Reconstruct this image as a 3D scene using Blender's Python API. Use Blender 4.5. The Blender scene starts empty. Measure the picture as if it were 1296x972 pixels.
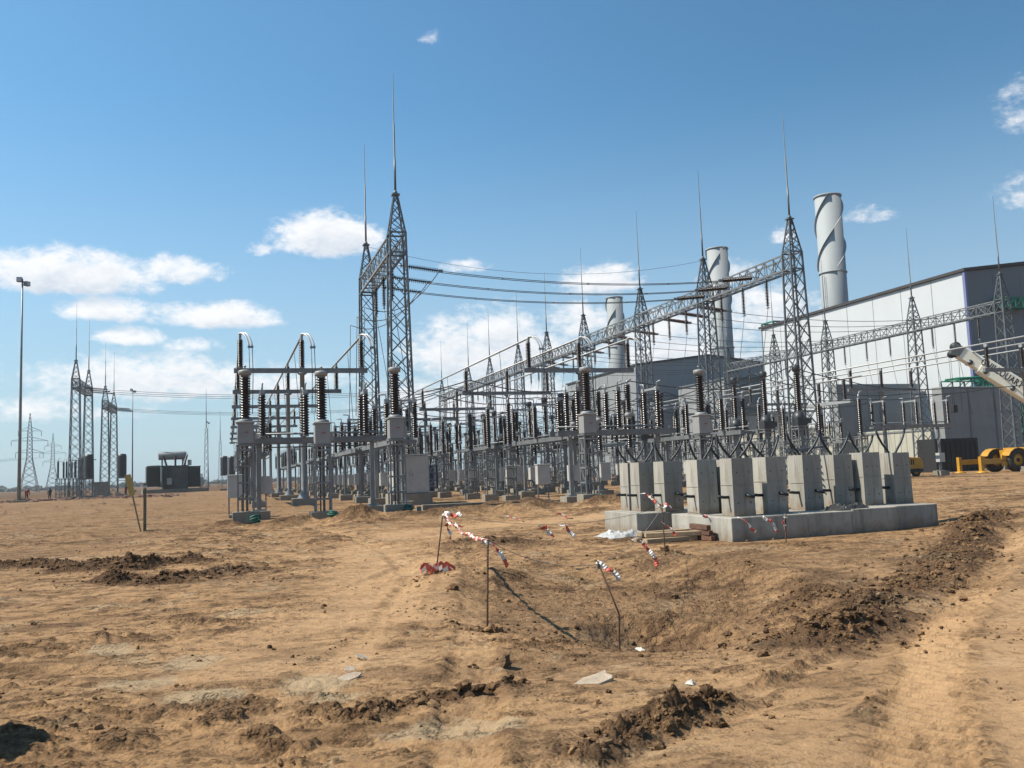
import bpy, math, random
import numpy as np
from mathutils import Vector, Matrix, Quaternion
random.seed(7); RNG = np.random.default_rng(7)
sc = bpy.context.scene
COL = sc.collection
R = math.radians

# ------------------------------------------------------------------ frame
# X runs across the switchyard (along the equipment bays), Y runs along the busbars.
YAW, PITCH, ROLL = R(17.93), R(5.6), R(2.15)
SY, CY = math.sin(YAW), math.cos(YAW)

def site(lat, d):
    return lat * CY + d * SY, d * CY - lat * SY

# ------------------------------------------------------------------ materials
MATS = {}
def mat(name, col, rough=0.6, metal=0.0, var=0.0, scale=3.0, bump=0.0, bscale=40.0, stain=None, stain_amt=0.0, streak=False, spec=0.5):
    if name in MATS: return MATS[name]
    col = tuple(c * 0.70 for c in col); stain = tuple(c * 0.70 for c in stain) if stain else None
    m = bpy.data.materials.new(name); m.use_nodes = True
    nt = m.node_tree; N, L = nt.nodes, nt.links
    b = N['Principled BSDF']
    b.inputs['Roughness'].default_value = rough; b.inputs['Metallic'].default_value = metal
    b.inputs['Specular IOR Level'].default_value = spec
    b.inputs['Base Color'].default_value = (*col, 1)
    tc = N.new('ShaderNodeTexCoord')
    src = tc.outputs['Object']
    if var > 0 or stain:
        if streak:
            mp = N.new('ShaderNodeMapping'); mp.inputs['Scale'].default_value = (1, 1, 0.15)
            L.new(src, mp.inputs['Vector']); vsrc = mp.outputs['Vector']
        else: vsrc = src
        n = N.new('ShaderNodeTexNoise'); n.inputs['Scale'].default_value = scale; n.inputs['Detail'].default_value = 6
        L.new(vsrc, n.inputs['Vector'])
        oi = N.new('ShaderNodeObjectInfo')
        ad = N.new('ShaderNodeMath'); ad.operation = 'MULTIPLY_ADD'
        L.new(oi.outputs['Random'], ad.inputs[0]); ad.inputs[1].default_value = 0.25; ad.inputs[2].default_value = -0.125
        ad2 = N.new('ShaderNodeMath'); ad2.operation = 'ADD'; L.new(n.outputs['Fac'], ad2.inputs[0]); L.new(ad.outputs[0], ad2.inputs[1])
        rp = N.new('ShaderNodeValToRGB')
        e = rp.color_ramp.elements
        e[0].position, e[1].position = 0.3, 0.7
        e[0].color = (*[c * (1 - var) for c in col], 1); e[1].color = (*[min(1, c * (1 + var)) for c in col], 1)
        L.new(ad2.outputs[0], rp.inputs['Fac'])
        out = rp.outputs['Color']
        if stain:
            n2 = N.new('ShaderNodeTexNoise'); n2.inputs['Scale'].default_value = scale * 2.3; n2.inputs['Detail'].default_value = 8
            n2.inputs['Roughness'].default_value = 0.7
            L.new(vsrc, n2.inputs['Vector'])
            r2 = N.new('ShaderNodeMapRange'); r2.inputs[1].default_value = 0.5; r2.inputs[2].default_value = 0.72
            r2.inputs[4].default_value = stain_amt
            L.new(n2.outputs['Fac'], r2.inputs[0])
            mx = N.new('ShaderNodeMix'); mx.data_type = 'RGBA'
            L.new(r2.outputs[0], mx.inputs['Factor']); L.new(out, mx.inputs['A']); mx.inputs['B'].default_value = (*stain, 1)
            out = mx.outputs['Result']
        L.new(out, b.inputs['Base Color'])
    if bump > 0:
        n3 = N.new('ShaderNodeTexNoise'); n3.inputs['Scale'].default_value = bscale; n3.inputs['Detail'].default_value = 5
        L.new(src, n3.inputs['Vector'])
        bp = N.new('ShaderNodeBump'); bp.inputs['Strength'].default_value = bump; bp.inputs['Distance'].default_value = 0.02
        L.new(n3.outputs['Fac'], bp.inputs['Height']); L.new(bp.outputs['Normal'], b.inputs['Normal'])
    MATS[name] = m
    return m

STEEL = mat('galvanised_steel', (0.245, 0.255, 0.262), 0.5, 0.3, 0.22, 1.5)
STEELD = mat('weathered_steel', (0.155, 0.168, 0.178), 0.5, 0.35, 0.25, 1.2)
PORC = mat('brown_porcelain', (0.022, 0.011, 0.010), 0.28, 0, 0.15, 6, spec=0.5)
PORCG = mat('rust_glass', (0.10, 0.045, 0.022), 0.25, 0, 0.2, 6)
PAINT = mat('grey_white_paint', (0.56, 0.55, 0.53), 0.5, 0, 0.07, 2, stain=(0.30, 0.25, 0.19), stain_amt=0.35)
TANKG = mat('grey_tank_paint', (0.33, 0.325, 0.32), 0.5, 0, 0.1, 2, stain=(0.2, 0.17, 0.14), stain_amt=0.3)
DARKTANK = mat('dark_tank_paint', (0.05, 0.052, 0.058), 0.45, 0.1, 0.15, 3)
CONC = mat('concrete', (0.40, 0.365, 0.305), 0.9, 0, 0.16, 2.2, 0.35, 45, stain=(0.19, 0.165, 0.13), stain_amt=0.55)
CONCD = mat('dusty_concrete', (0.30, 0.265, 0.215), 0.92, 0, 0.16, 2.5, 0.3, 40, stain=(0.20, 0.15, 0.10), stain_amt=0.6)
ALU = mat('aluminium', (0.42, 0.43, 0.44), 0.5, 0.35, 0.1, 2)
ALUB = mat('bright_aluminium', (0.72, 0.73, 0.74), 0.45, 0.2, 0.05, 2)
CABLE = mat('conductor_cable', (0.10, 0.105, 0.11), 0.5, 0.5)
BLACK = mat('black_rubber', (0.022, 0.022, 0.024), 0.6, 0, 0.2, 5)
TYRE = mat('dusty_rubber', (0.035, 0.034, 0.033), .8, 0, .2, 4, stain=(.22, .15, .09), stain_amt=.6)
BOLT = mat('blue_black_steel', (0.035, 0.042, 0.05), 0.45, 0.5, 0.2, 8)
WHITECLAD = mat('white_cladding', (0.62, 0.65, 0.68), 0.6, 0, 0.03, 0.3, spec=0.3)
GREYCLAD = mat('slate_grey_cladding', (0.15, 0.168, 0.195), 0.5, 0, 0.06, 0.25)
ROOFM = mat('dark_roof_trim', (0.055, 0.045, 0.042), 0.6, 0, 0.2, 0.6)
STACKM = mat('stack_paint', (0.35, 0.375, 0.39), 0.7, 0.0, 0.08, 0.25, stain=(0.27, 0.28, 0.28), stain_amt=0.4, streak=True)
WALLM = mat('grey_wall_panel', (0.29, 0.305, 0.315), 0.75, 0, 0.08, 0.35, stain=(0.16, 0.17, 0.18), stain_amt=0.4)
BEIGE = mat('beige_panel', (0.50, 0.49, 0.41), 0.6, 0, 0.05, 0.6)
GREEN = mat('green_paint', (0.012, 0.19, 0.11), 0.45, 0, 0.15, 1.0)
BLUE = mat('blue_paint', (0.015, 0.055, 0.17), 0.45, 0, 0.2, 1.0)
YELLOW = mat('machine_yellow', (0.58, 0.29, 0.02), 0.4, 0, 0.1, 2, stain=(0.25, 0.16, 0.06), stain_amt=0.5)
CREAM = mat('crane_cream_paint', (0.98, 0.95, 0.82), 0.35, 0, 0.04, 1.0, stain=(0.45, 0.40, 0.32), stain_amt=0.3)
RUST = mat('rusty_rebar', (0.11, 0.055, 0.032), 0.85, 0.2, 0.3, 20)
TAPER = mat('red_tape', (0.70, 0.13, 0.085), 0.6, 0, 0.25, 8)
TAPEW = mat('white_tape', (0.86, 0.80, 0.74), 0.6, 0, 0.15, 8)
TWINE = mat('grey_twine', (0.30, 0.26, 0.22), 0.8)
WOOD = mat('raw_timber', (0.38, 0.27, 0.165), 0.8, 0, 0.25, 6, 0.3, 60, stain=(0.22, 0.14, 0.08), stain_amt=0.5)
WOODD = mat('brown_timber', (0.16, 0.075, 0.045), 0.85, 0, 0.3, 8, 0.3, 60)
WOODY = mat('yellow_timber', (0.50, 0.36, 0.12), 0.75, 0, 0.15, 6)
TEAL = mat('teal_cable', (0.02, 0.14, 0.10), 0.55, 0, 0.3, 9)
ORANGE = mat('orange_vest', (0.75, 0.10, 0.02), 0.7, 0, 0.1, 6)
NAVY = mat('dark_overalls', (0.02, 0.022, 0.035), 0.8, 0, 0.2, 6)
SKIN = mat('skin', (0.32, 0.17, 0.11), 0.6)
HAIR = mat('dark_hair', (0.02, 0.014, 0.01), 0.7)
LETTER = mat('black_lettering', (0.02, 0.02, 0.022), 0.5)
REDMARK = mat('red_mark', (0.34, 0.10, 0.10), 0.5)
PAPER = mat('pale_litter', (0.66, 0.63, 0.58), 0.8, 0, 0.08, 10)
STONE = mat('pale_slab_stone', (0.47, 0.38, 0.29), 0.95, 0, 0.2, 9, 0.5, 60, stain=(.25, .16, .09), stain_amt=.7)
LENS = mat('lamp_glass', (0.55, 0.57, 0.58), 0.15, 0.2)
FARTREE = mat('dark_foliage', (0.035, 0.045, 0.03), 0.9, 0, 0.3, 0.4)
def sheetmat():
    m = mat('clear_plastic', (0.80, 0.80, 0.78), 0.25, 0, 0.05, 6)
    b = m.node_tree.nodes['Principled BSDF']; b.inputs['Alpha'].default_value = 0.62
    return m
PLASTIC = sheetmat()

# ------------------------------------------------------------------ mesh builder
class MB:
    def __init__(s): s.v = []; s.f = []; s.m = []; s.mats = []; s.sm = []
    def mi(s, m):
        if m not in s.mats: s.mats.append(m)
        return s.mats.index(m)
    def add(s, vs, fs, m, smooth=False):
        o = len(s.v); k = s.mi(m)
        s.v.extend([tuple(p) for p in vs])
        for f in fs: s.f.append([i + o for i in f]); s.m.append(k); s.sm.append(smooth)
        return s
    def box(s, c, sz, m, rot=None):
        x, y, z = [q / 2 for q in sz]
        vs = [Vector(p) for p in ((-x,-y,-z),(x,-y,-z),(x,y,-z),(-x,y,-z),(-x,-y,z),(x,-y,z),(x,y,z),(-x,y,z))]
        if rot is not None: vs = [rot @ p for p in vs]
        vs = [p + Vector(c) for p in vs]
        return s.add(vs, [(3,2,1,0),(4,5,6,7),(0,1,5,4),(1,2,6,5),(2,3,7,6),(3,0,4,7)], m)
    def bar(s, a, b, w, m, h=None):
        a, b = Vector(a), Vector(b); h = h or w
        d = (b - a)
        if d.length < 1e-6: return s
        t = d.normalized(); up = Vector((0, 0, 1)) if abs(t.z) < 0.95 else Vector((0, 1, 0))
        r = t.cross(up).normalized() * (w / 2); u = r.cross(t).normalized() * (h / 2)
        vs = [a - r - u, a + r - u, a + r + u, a - r + u, b - r - u, b + r - u, b + r + u, b - r + u]
        return s.add(vs, [(3,2,1,0),(4,5,6,7),(0,1,5,4),(1,2,6,5),(2,3,7,6),(3,0,4,7)], m)
    def tube(s, pts, r, m, n=8, closed_ends=True):
        pts = [Vector(p) for p in pts]; K = len(pts)
        rs = r if isinstance(r, (list, tuple)) else [r] * K
        rings = []; prev = None
        for i, p in enumerate(pts):
            t = (pts[min(i + 1, K - 1)] - pts[max(i - 1, 0)]).normalized()
            if prev is None:
                up = Vector((0, 0, 1)) if abs(t.z) < 0.9 else Vector((0, 1, 0))
                nrm = t.cross(up).normalized()
            else:
                nrm = (prev - t * prev.dot(t)).normalized()
            prev = nrm; bn = t.cross(nrm)
            for k in range(n):
                a = 2 * math.pi * k / n
                rings.append(p + (nrm * math.cos(a) + bn * math.sin(a)) * rs[i])
        fs = []
        for i in range(K - 1):
            for k in range(n):
                a, b = i * n + k, i * n + (k + 1) % n
                fs.append((a, b, b + n, a + n))
        if closed_ends:
            fs.append(tuple(range(n - 1, -1, -1))); fs.append(tuple((K - 1) * n + k for k in range(n)))
        return s.add(rings, fs, m, True)
    def lathe(s, prof, m, n=12, at=(0, 0, 0), rot=None, smooth=True, caps=True):
        vs = []
        for r, z in prof:
            for k in range(n):
                a = 2 * math.pi * k / n
                p = Vector((r * math.cos(a), r * math.sin(a), z))
                if rot is not None: p = rot @ p
                vs.append(p + Vector(at))
        fs = []; K = len(prof)
        for i in range(K - 1):
            for k in range(n):
                a, b = i * n + k, i * n + (k + 1) % n
                fs.append((a, b, b + n, a + n))
        if caps: fs.append(tuple(range(n - 1, -1, -1))); fs.append(tuple((K - 1) * n + k for k in range(n)))
        return s.add(vs, fs, m, smooth)
    def prism(s, outline, t, m, axis='y', off=0.0):
        # outline: list of (a, z); extruded along the axis by t
        n = len(outline); vs = []
        for k in (off, off + t):
            for a, z in outline:
                vs.append((a, k, z) if axis == 'y' else (k, a, z))
        fs = [tuple(range(n)), tuple(range(2 * n - 1, n - 1, -1))]
        for i in range(n):
            j = (i + 1) % n
            fs.append((j, i, i + n, j + n))
        return s.add(vs, fs, m)
    def mesh(s, name):
        me = bpy.data.meshes.new(name)
        me.from_pydata(s.v, [], s.f)
        for m in s.mats: me.materials.append(m)
        me.polygons.foreach_set('material_index', s.m)
        me.polygons.foreach_set('use_smooth', s.sm)
        me.update()
        return me
    def build(s, name, parent=None, loc=(0, 0, 0), bevel=0):
        o = bpy.data.objects.new(name, s.mesh(name)); COL.objects.link(o)
        o.location = loc
        if parent: o.parent = parent
        if bevel:
            b = o.modifiers.new('edge', 'BEVEL'); b.width = bevel; b.segments = 2; b.limit_method = 'ANGLE'
        return o

def tag(o, label, cat, group=None):
    o['label'] = label; o['category'] = cat
    if group: o['group'] = group
    return o
def thing(name, label, cat, loc=(0, 0, 0), rz=0, group=None):
    o = bpy.data.objects.new(name, None); COL.objects.link(o)
    o.location = loc; o.rotation_euler = (0, 0, rz); o.empty_display_size = 0.3
    return tag(o, label, cat, group)
def structure(o): o['kind'] = 'structure'; return o
def stuff(o): o['kind'] = 'stuff'; return o
KIDS = {}
def kids(o):
    return [c for c in o.children]
def copy_tree(o, parent=None):
    c = o.copy(); COL.objects.link(c)
    if parent: c.parent = parent
    for ch in kids(o): copy_tree(ch, c)
    return c
PROTO = {}
def place(key, maker, label, loc, rz=0, group=None):
    if key not in PROTO:
        o = maker(); PROTO[key] = o
    else:
        o = copy_tree(PROTO[key])
    o.location = loc; o.rotation_euler = (0, 0, rz); o['label'] = label
    if group: o['group'] = group
    elif 'group' in o: del o['group']
    return o
ORD = ['nearest', 'second', 'third', 'fourth', 'fifth', 'sixth', 'seventh', 'eighth', 'ninth', 'tenth', 'eleventh', 'twelfth']

# ------------------------------------------------------------------ ground height
def vnoise(x, y, seed=0):
    xi = np.floor(x).astype(np.int64); yi = np.floor(y).astype(np.int64)
    xf = x - xi; yf = y - yi
    def h(a, b):
        n = (a * 374761393 + b * 668265263 + seed * 1442695041) & 0x7fffffff
        n = ((n ^ (n >> 13)) * 1274126177) & 0x7fffffff
        n = n ^ (n >> 16)
        return (n & 0xffff) / 65535.0
    u = xf * xf * xf * (xf * (xf * 6 - 15) + 10); v = yf * yf * yf * (yf * (yf * 6 - 15) + 10)
    return (h(xi, yi) * (1 - u) + h(xi + 1, yi) * u) * (1 - v) + (h(xi, yi + 1) * (1 - u) + h(xi + 1, yi + 1) * u) * v
def fbm(x, y, sc_, oct_=4, seed=0, gain=0.5):
    a, t, r = 1.0, 0.0, 0.0; f = 1.0 / sc_
    c, s = math.cos(0.6), math.sin(0.6)
    for i in range(oct_):
        r = r + a * (vnoise(x * f + 17.3 * i, y * f - 9.1 * i, seed + i) - 0.5); t += a; a *= gain; f *= 2.03
        x, y = x * c - y * s, x * s + y * c
    return r / t * 2
def seg(x, y, pts):
    """distance, signed side and run along a polyline"""
    best = np.full(x.shape, 1e9); side = np.zeros(x.shape); run = np.zeros(x.shape); L0 = 0.0
    frac_end = np.zeros(x.shape)
    for (ax, ay), (bx, by) in zip(pts[:-1], pts[1:]):
        dx, dy = bx - ax, by - ay; L = math.hypot(dx, dy)
        t = np.clip(((x - ax) * dx + (y - ay) * dy) / (L * L), 0, 1)
        px, py = ax + t * dx, ay + t * dy
        d = np.hypot(x - px, y - py)
        sd = ((x - ax) * dy - (y - ay) * dx) / L
        k = d < best
        best = np.where(k, d, best); side = np.where(k, sd, side); run = np.where(k, L0 + t * L, run)
        L0 += L
    return best, side, run, L0
def gauss(d, w): return np.exp(-(d / w) ** 2)

RIDGE_MAIN = [(5.55, 7.75), (6.3, 8.3), (7.6, 9.2), (9.4, 10.4), (11.4, 12.0), (13.6, 13.9), (16.2, 16.2), (19.0, 18.6)]
RIDGE_NEAR = [(2.05, 5.15), (2.8, 5.62), (3.45, 5.95)]
RIDGE_MID = [(3.3, 5.95), (4.4, 6.55), (5.3, 7.2)]
RIDGE_LOW = [(0.9, 6.6), (1.6, 6.9), (2.2, 7.2)]
RIDGE_L1 = [(-1.9, 20.7), (-1.45, 21.35), (-0.7, 21.5)]
RIDGE_L2 = [(-5.2, 23.5), (-3.9, 22.9), (-2.5, 22.2)]
RIDGE_L3 = [(-3.3, 20.9), (-2.5, 20.8), (-1.7, 20.6)]
RIDGE_L4 = [(-1.3, 17.6), (-0.6, 17.9), (0.3, 19.0)]
RIDGE_L5 = [(-2.1, 18.2), (-1.75, 18.4)]
TRACKS = [([(2.6, 3.0), (4.6, 5.2), (6.8, 7.4), (9.5, 9.6), (13, 12.4), (18, 16.4), (27, 22), (40, 30)], 0.26),
          ([(3.6, 2.6), (5.6, 4.8), (8.0, 6.9), (11.0, 9.0), (15, 11.6), (20.5, 15.2), (30, 20), (44, 27)], 0.24),
          ([(5.2, 2.0), (8, 4.6), (11.2, 6.6), (15, 8.8), (21, 12), (32, 16)], 0.26),
          ([(-1.0, 3.5), (0.3, 7.0), (1.9, 11), (3.1, 15), (3.6, 20), (3.4, 28), (1.5, 40)], 0.25),
          ([(0.8, 3.5), (2.0, 7.6), (3.0, 11.2), (4.1, 15), (5.2, 20), (6.5, 27), (9, 33)], 0.22),
          ([(-6, 9), (-2, 10.6), (1, 12.6), (4, 18.5), (9, 24), (16, 27), (30, 29)], 0.25),
          ([(-8, 14), (-3, 15.6), (2, 20.5), (8, 28), (18, 31), (34, 33)], 0.22),
          ([(-9, 24.0), (-3, 22.4), (3, 22.0), (9, 26)], 0.25)]
FRESH = [(RIDGE_MAIN, 0.36, 0.17), (RIDGE_NEAR, 0.13, 0.10), (RIDGE_MID, 0.08, 0.035), (RIDGE_LOW, 0.11, 0.06), (RIDGE_L1, 0.28, 0.17), (RIDGE_L2, 0.28, 0.12),
         (RIDGE_L3, 0.26, 0.11), (RIDGE_L4, 0.26, 0.10), (RIDGE_L5, 0.26, 0.12)]
MOUNDS = [(1.9, 34.0, 1.2, 0.2), (2.6, 34.2, 0.6, 0.2), (4.6, 33.5, 0.9, 0.38), (5.0, 34.0, 1.0, 0.35), (9.5, 35.4, 2.2, 0.35), (12.4, 35.0, 2.0, 0.38), (14.6, 33.8, 0.9, 0.30),
          (15.8, 33.9, 1.2, 0.25), (0.0, 35.8, 0.8, 0.18), (7.0, 33.6, 1.3, 0.25), (5.3, 20.3, 0.8, 0.16), (6.2, 19.6, 1.0, 0.14), (2.87, 10.2, 0.2, 0.06), (3.4, 15.0, 0.3, 0.08),
          (7.0, 9.9, 0.55, 0.13), (7.5, 10.4, 0.5, 0.10), (8.0, 15.5, 0.35, 0.08), (18, 17.0, 1.6, 0.25), (15.8, 15.6, 1.0, 0.18), (10.9, 15.9, 0.4, 0.06)]
PIT = (4.9, 11.6)
ROAD = [(3.6, 2.6), (5.6, 4.8), (8.0, 6.9), (11.0, 9.0), (15, 11.6), (20.5, 15.2), (30, 20), (44, 27)]
def height(x, y):
    """height and freshly-turned mask of the site soil"""
    r = np.hypot(x, y)
    near = 1 / (1 + (r / 60.0) ** 4)
    lat = x * CY - y * SY; dep = x * SY + y * CY
    h = 0.10 * fbm(x, y, 9.0, 3, 3) * near + 0.045 * fbm(x, y, 1.9, 3, 11) * near
    dr, sr, _, _ = seg(x, y, ROAD)
    dl_, _, _, _ = seg(x, y, [(0.6, 9), (2.2, 12.5), (3.0, 17), (3.6, 22), (6, 27), (12, 29.5), (24, 30)])
    road = np.maximum(1 / (1 + (dr / 2.5) ** 6), .8 / (1 + (dl_ / 1.2) ** 6))
    rough = np.clip(0.75 + 1.2 * fbm(x, y, 3.2, 3, 31), 0.3, 1.4) * (1 - 0.75 * road)
    h = h + (0.35 + 0.65 * np.clip(rough, 0, 1)) * 0.075 * fbm(lat * 0.6, dep * 1.4, 0.75, 4, 21, 0.62) * near
    h = h + (rough + .12) * 0.036 * fbm(lat * 0.8, dep * 1.3, 0.2, 4, 41, 0.65) * np.exp(-r / 30)
    cl = np.clip(fbm(lat * .8, dep * 1.1, 0.30, 4, 51, 0.7) * 1.6 + .55 * fbm(x, y, 1.4, 2, 52) - 0.30, 0, 0.6)
    h = h + rough * 0.11 * cl * np.exp(-r / 40)
    fresh = np.clip(1.5 * cl * rough, 0, .55) + np.clip(0.55 * fbm(x, y, 2.6, 4, 55) + .10, 0, .45) * (1 - road)
    # worked ground between basin, slabs and ridge; darker scrubby soil past the yard's edge
    wk = 1 / (1 + (np.hypot((lat - 4.6) / 4.4, (dep - 14.8) / 4.6) + .25 * fbm(x, y, 1.5, 3, 57)) ** 6)
    fresh = np.maximum(fresh, wk * (.46 + .35 * fbm(x, y, .8, 3, 58)))
    lf = np.clip((-lat - 5.5 + 1.5 * fbm(x, y, 4, 2, 59)) / 6, 0, 1) * np.clip((dep - 12) / 8, 0, 1)
    fresh = np.maximum(fresh, .38 * lf)
    fresh = np.maximum(fresh, np.clip((r - 140) / 90, 0, .75))
    fresh = np.maximum(fresh, .6 * np.clip((y - 98) / 15, 0, 1) * np.clip((-3 - x) / 6, 0, 1))
    # compacted haul road on the right, no ruts of its own relief
    # wheel tracks
    for k, (pts, w) in enumerate(TRACKS):
        d, s, run, L = seg(x, y, pts)
        keep = np.clip((0.85 if k < 3 or k == 3 or k == 4 else .5) + 1.2 * fbm(x, y, 4.0, 2, 60 + k), 0.1, 1)
        inr = 1 / (1 + (d / w) ** 8)
        lug = np.sin(run * 2 * math.pi / 0.17 + np.sign(s) * 1.1 * np.abs(s) / w * 3.0)
        amp = keep * np.exp(-r / 45)
        h = h - 0.042 * inr * amp + (0.042 if k < 3 else 0.022) * inr * np.tanh(2.2 * lug) * amp + 0.040 * gauss(d - w * 1.25, 0.09) * amp * np.clip(0.5 + 1.5 * fbm(x, y, 0.35, 3, 80 + k), 0, 1.3)
        fresh = np.maximum(fresh, 0.45 * gauss(d - w * 1.2, 0.07) * amp * np.clip(.5 + 1.8 * fbm(x, y, .5, 3, 85 + k), 0, 1))
    # basin and the small hole in it
    px, py = site(1.55, 12.4)
    ex = lat - 1.5; ey = dep - 12.6
    q = np.sqrt((ex / 2.3) ** 2 + (ey / 3.6) ** 2 + 0.12 * fbm(x, y, 1.6, 2, 90) + 0.07)
    h = h - 0.27 / (1 + np.clip(q, 0, 9) ** 6) + 0.16 * gauss(q - 1.22, 0.22) * np.clip((dep - 11.5) / 3, 0.1, 1)
    fresh = np.maximum(fresh, 0.50 / (1 + np.clip(q, 0, 9) ** 8))
    hx, hy = lat - 1.62, dep - 10.95
    q2 = np.sqrt((hx / 0.75) ** 2 + (hy / 1.0) ** 2 + 0.25 * fbm(x, y, 0.5, 3, 91) + 0.13)
    h = h - 0.30 / (1 + np.clip(q2, 0, 9) ** 5) + .10 * gauss(q2 - 1.35, .3) * np.clip((hy + .2) * 1.5, 0, 1) * (1 + 1.2 * fbm(x, y, .3, 3, 92))
    fresh = np.maximum(fresh, 0.7 / (1 + np.clip(q2, 0, 9) ** 5))
    # thrown-up ridges
    for k, (pts, w, a) in enumerate(FRESH):
        d, s, run, L = seg(x, y, pts)
        lump = np.clip(0.75 + 1.3 * fbm(x, y, w * 2.0, 2, 100 + k, 0.6) + 0.9 * fbm(x, y, w * .55, 3, 115 + k, .55), 0.0, 2.2)
        d2 = d + 0.5 * w * fbm(x, y, w * 2.5, 2, 130 + k)
        g = gauss(d2, w) * (np.clip(.95 + 1.5 * fbm(run, run * 0 + 3.3, 1.7, 2, 230 + k), .35, 1.4) if k == 0 else 1.0)
        h = h + a * g * lump - 0.35 * a * gauss(s - 1.9 * w, 0.7 * w) * (d < 3 * w)
        fresh = np.maximum(fresh, np.clip(1.5 * (.5 + .5 * np.clip(lump, 0, 1)) * gauss(d2, w * 1.6), 0, 1) * (.45 if k == 2 else 1))
    for k, (mx_, my_, rad, a) in enumerate(MOUNDS):
        dd = np.hypot(x - mx_, y - my_) * (1 + 0.5 * fbm(x, y, rad, 2, 160 + k))
        g = gauss(dd, rad)
        h = h + a * g * (1 + 0.6 * fbm(x, y, rad * 0.4, 3, 190 + k))
        fresh = np.maximum(fresh, 0.85 * g)
    # far rise at the left where the yard ends
    h = h + 0.35 * gauss(np.hypot((x + 14) / 1.6, y - 100), 32) * np.clip((8 - x) / 20, 0, 1)
    # level the concrete slabs' seat
    seat = 1 / (1 + (np.hypot((x - 13.2) / 4.2, (y - 18.6) / 2.6)) ** 8)
    h = h * (1 - seat) - 0.02 * seat
    return h, np.clip(fresh, 0, 1)
def crustmask(x, y):
    m = np.zeros(x.shape)
    for k, (cx, cy, rr, st) in enumerate(CRUST):
        u = (x - cx) * CY - (y - cy) * SY; v = (x - cx) * SY + (y - cy) * CY
        q = np.hypot(u / rr, v / (rr * st)) + .45 * fbm(x, y, rr * .9, 4, 210 + k, .6)
        m = np.maximum(m, np.clip((1.0 - q) / .35, 0, 1))
    return m
CRUST = [(.66, 7.98, .42, .9), (.85, 7.4, .3, .8), (1.55, 6.05, .42, .7), (1.2, 6.0, .35, .7), (-.35, 9.6, .35, 1.2), (-.75, 8.7, .4, 1.1), (-.2, 7.9, .4, .8), (-1.2, 10.6, .35, 1.0)]
def gz(x, y):
    return float(height(np.array([float(x)]), np.array([float(y)]))[0][0])

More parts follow.
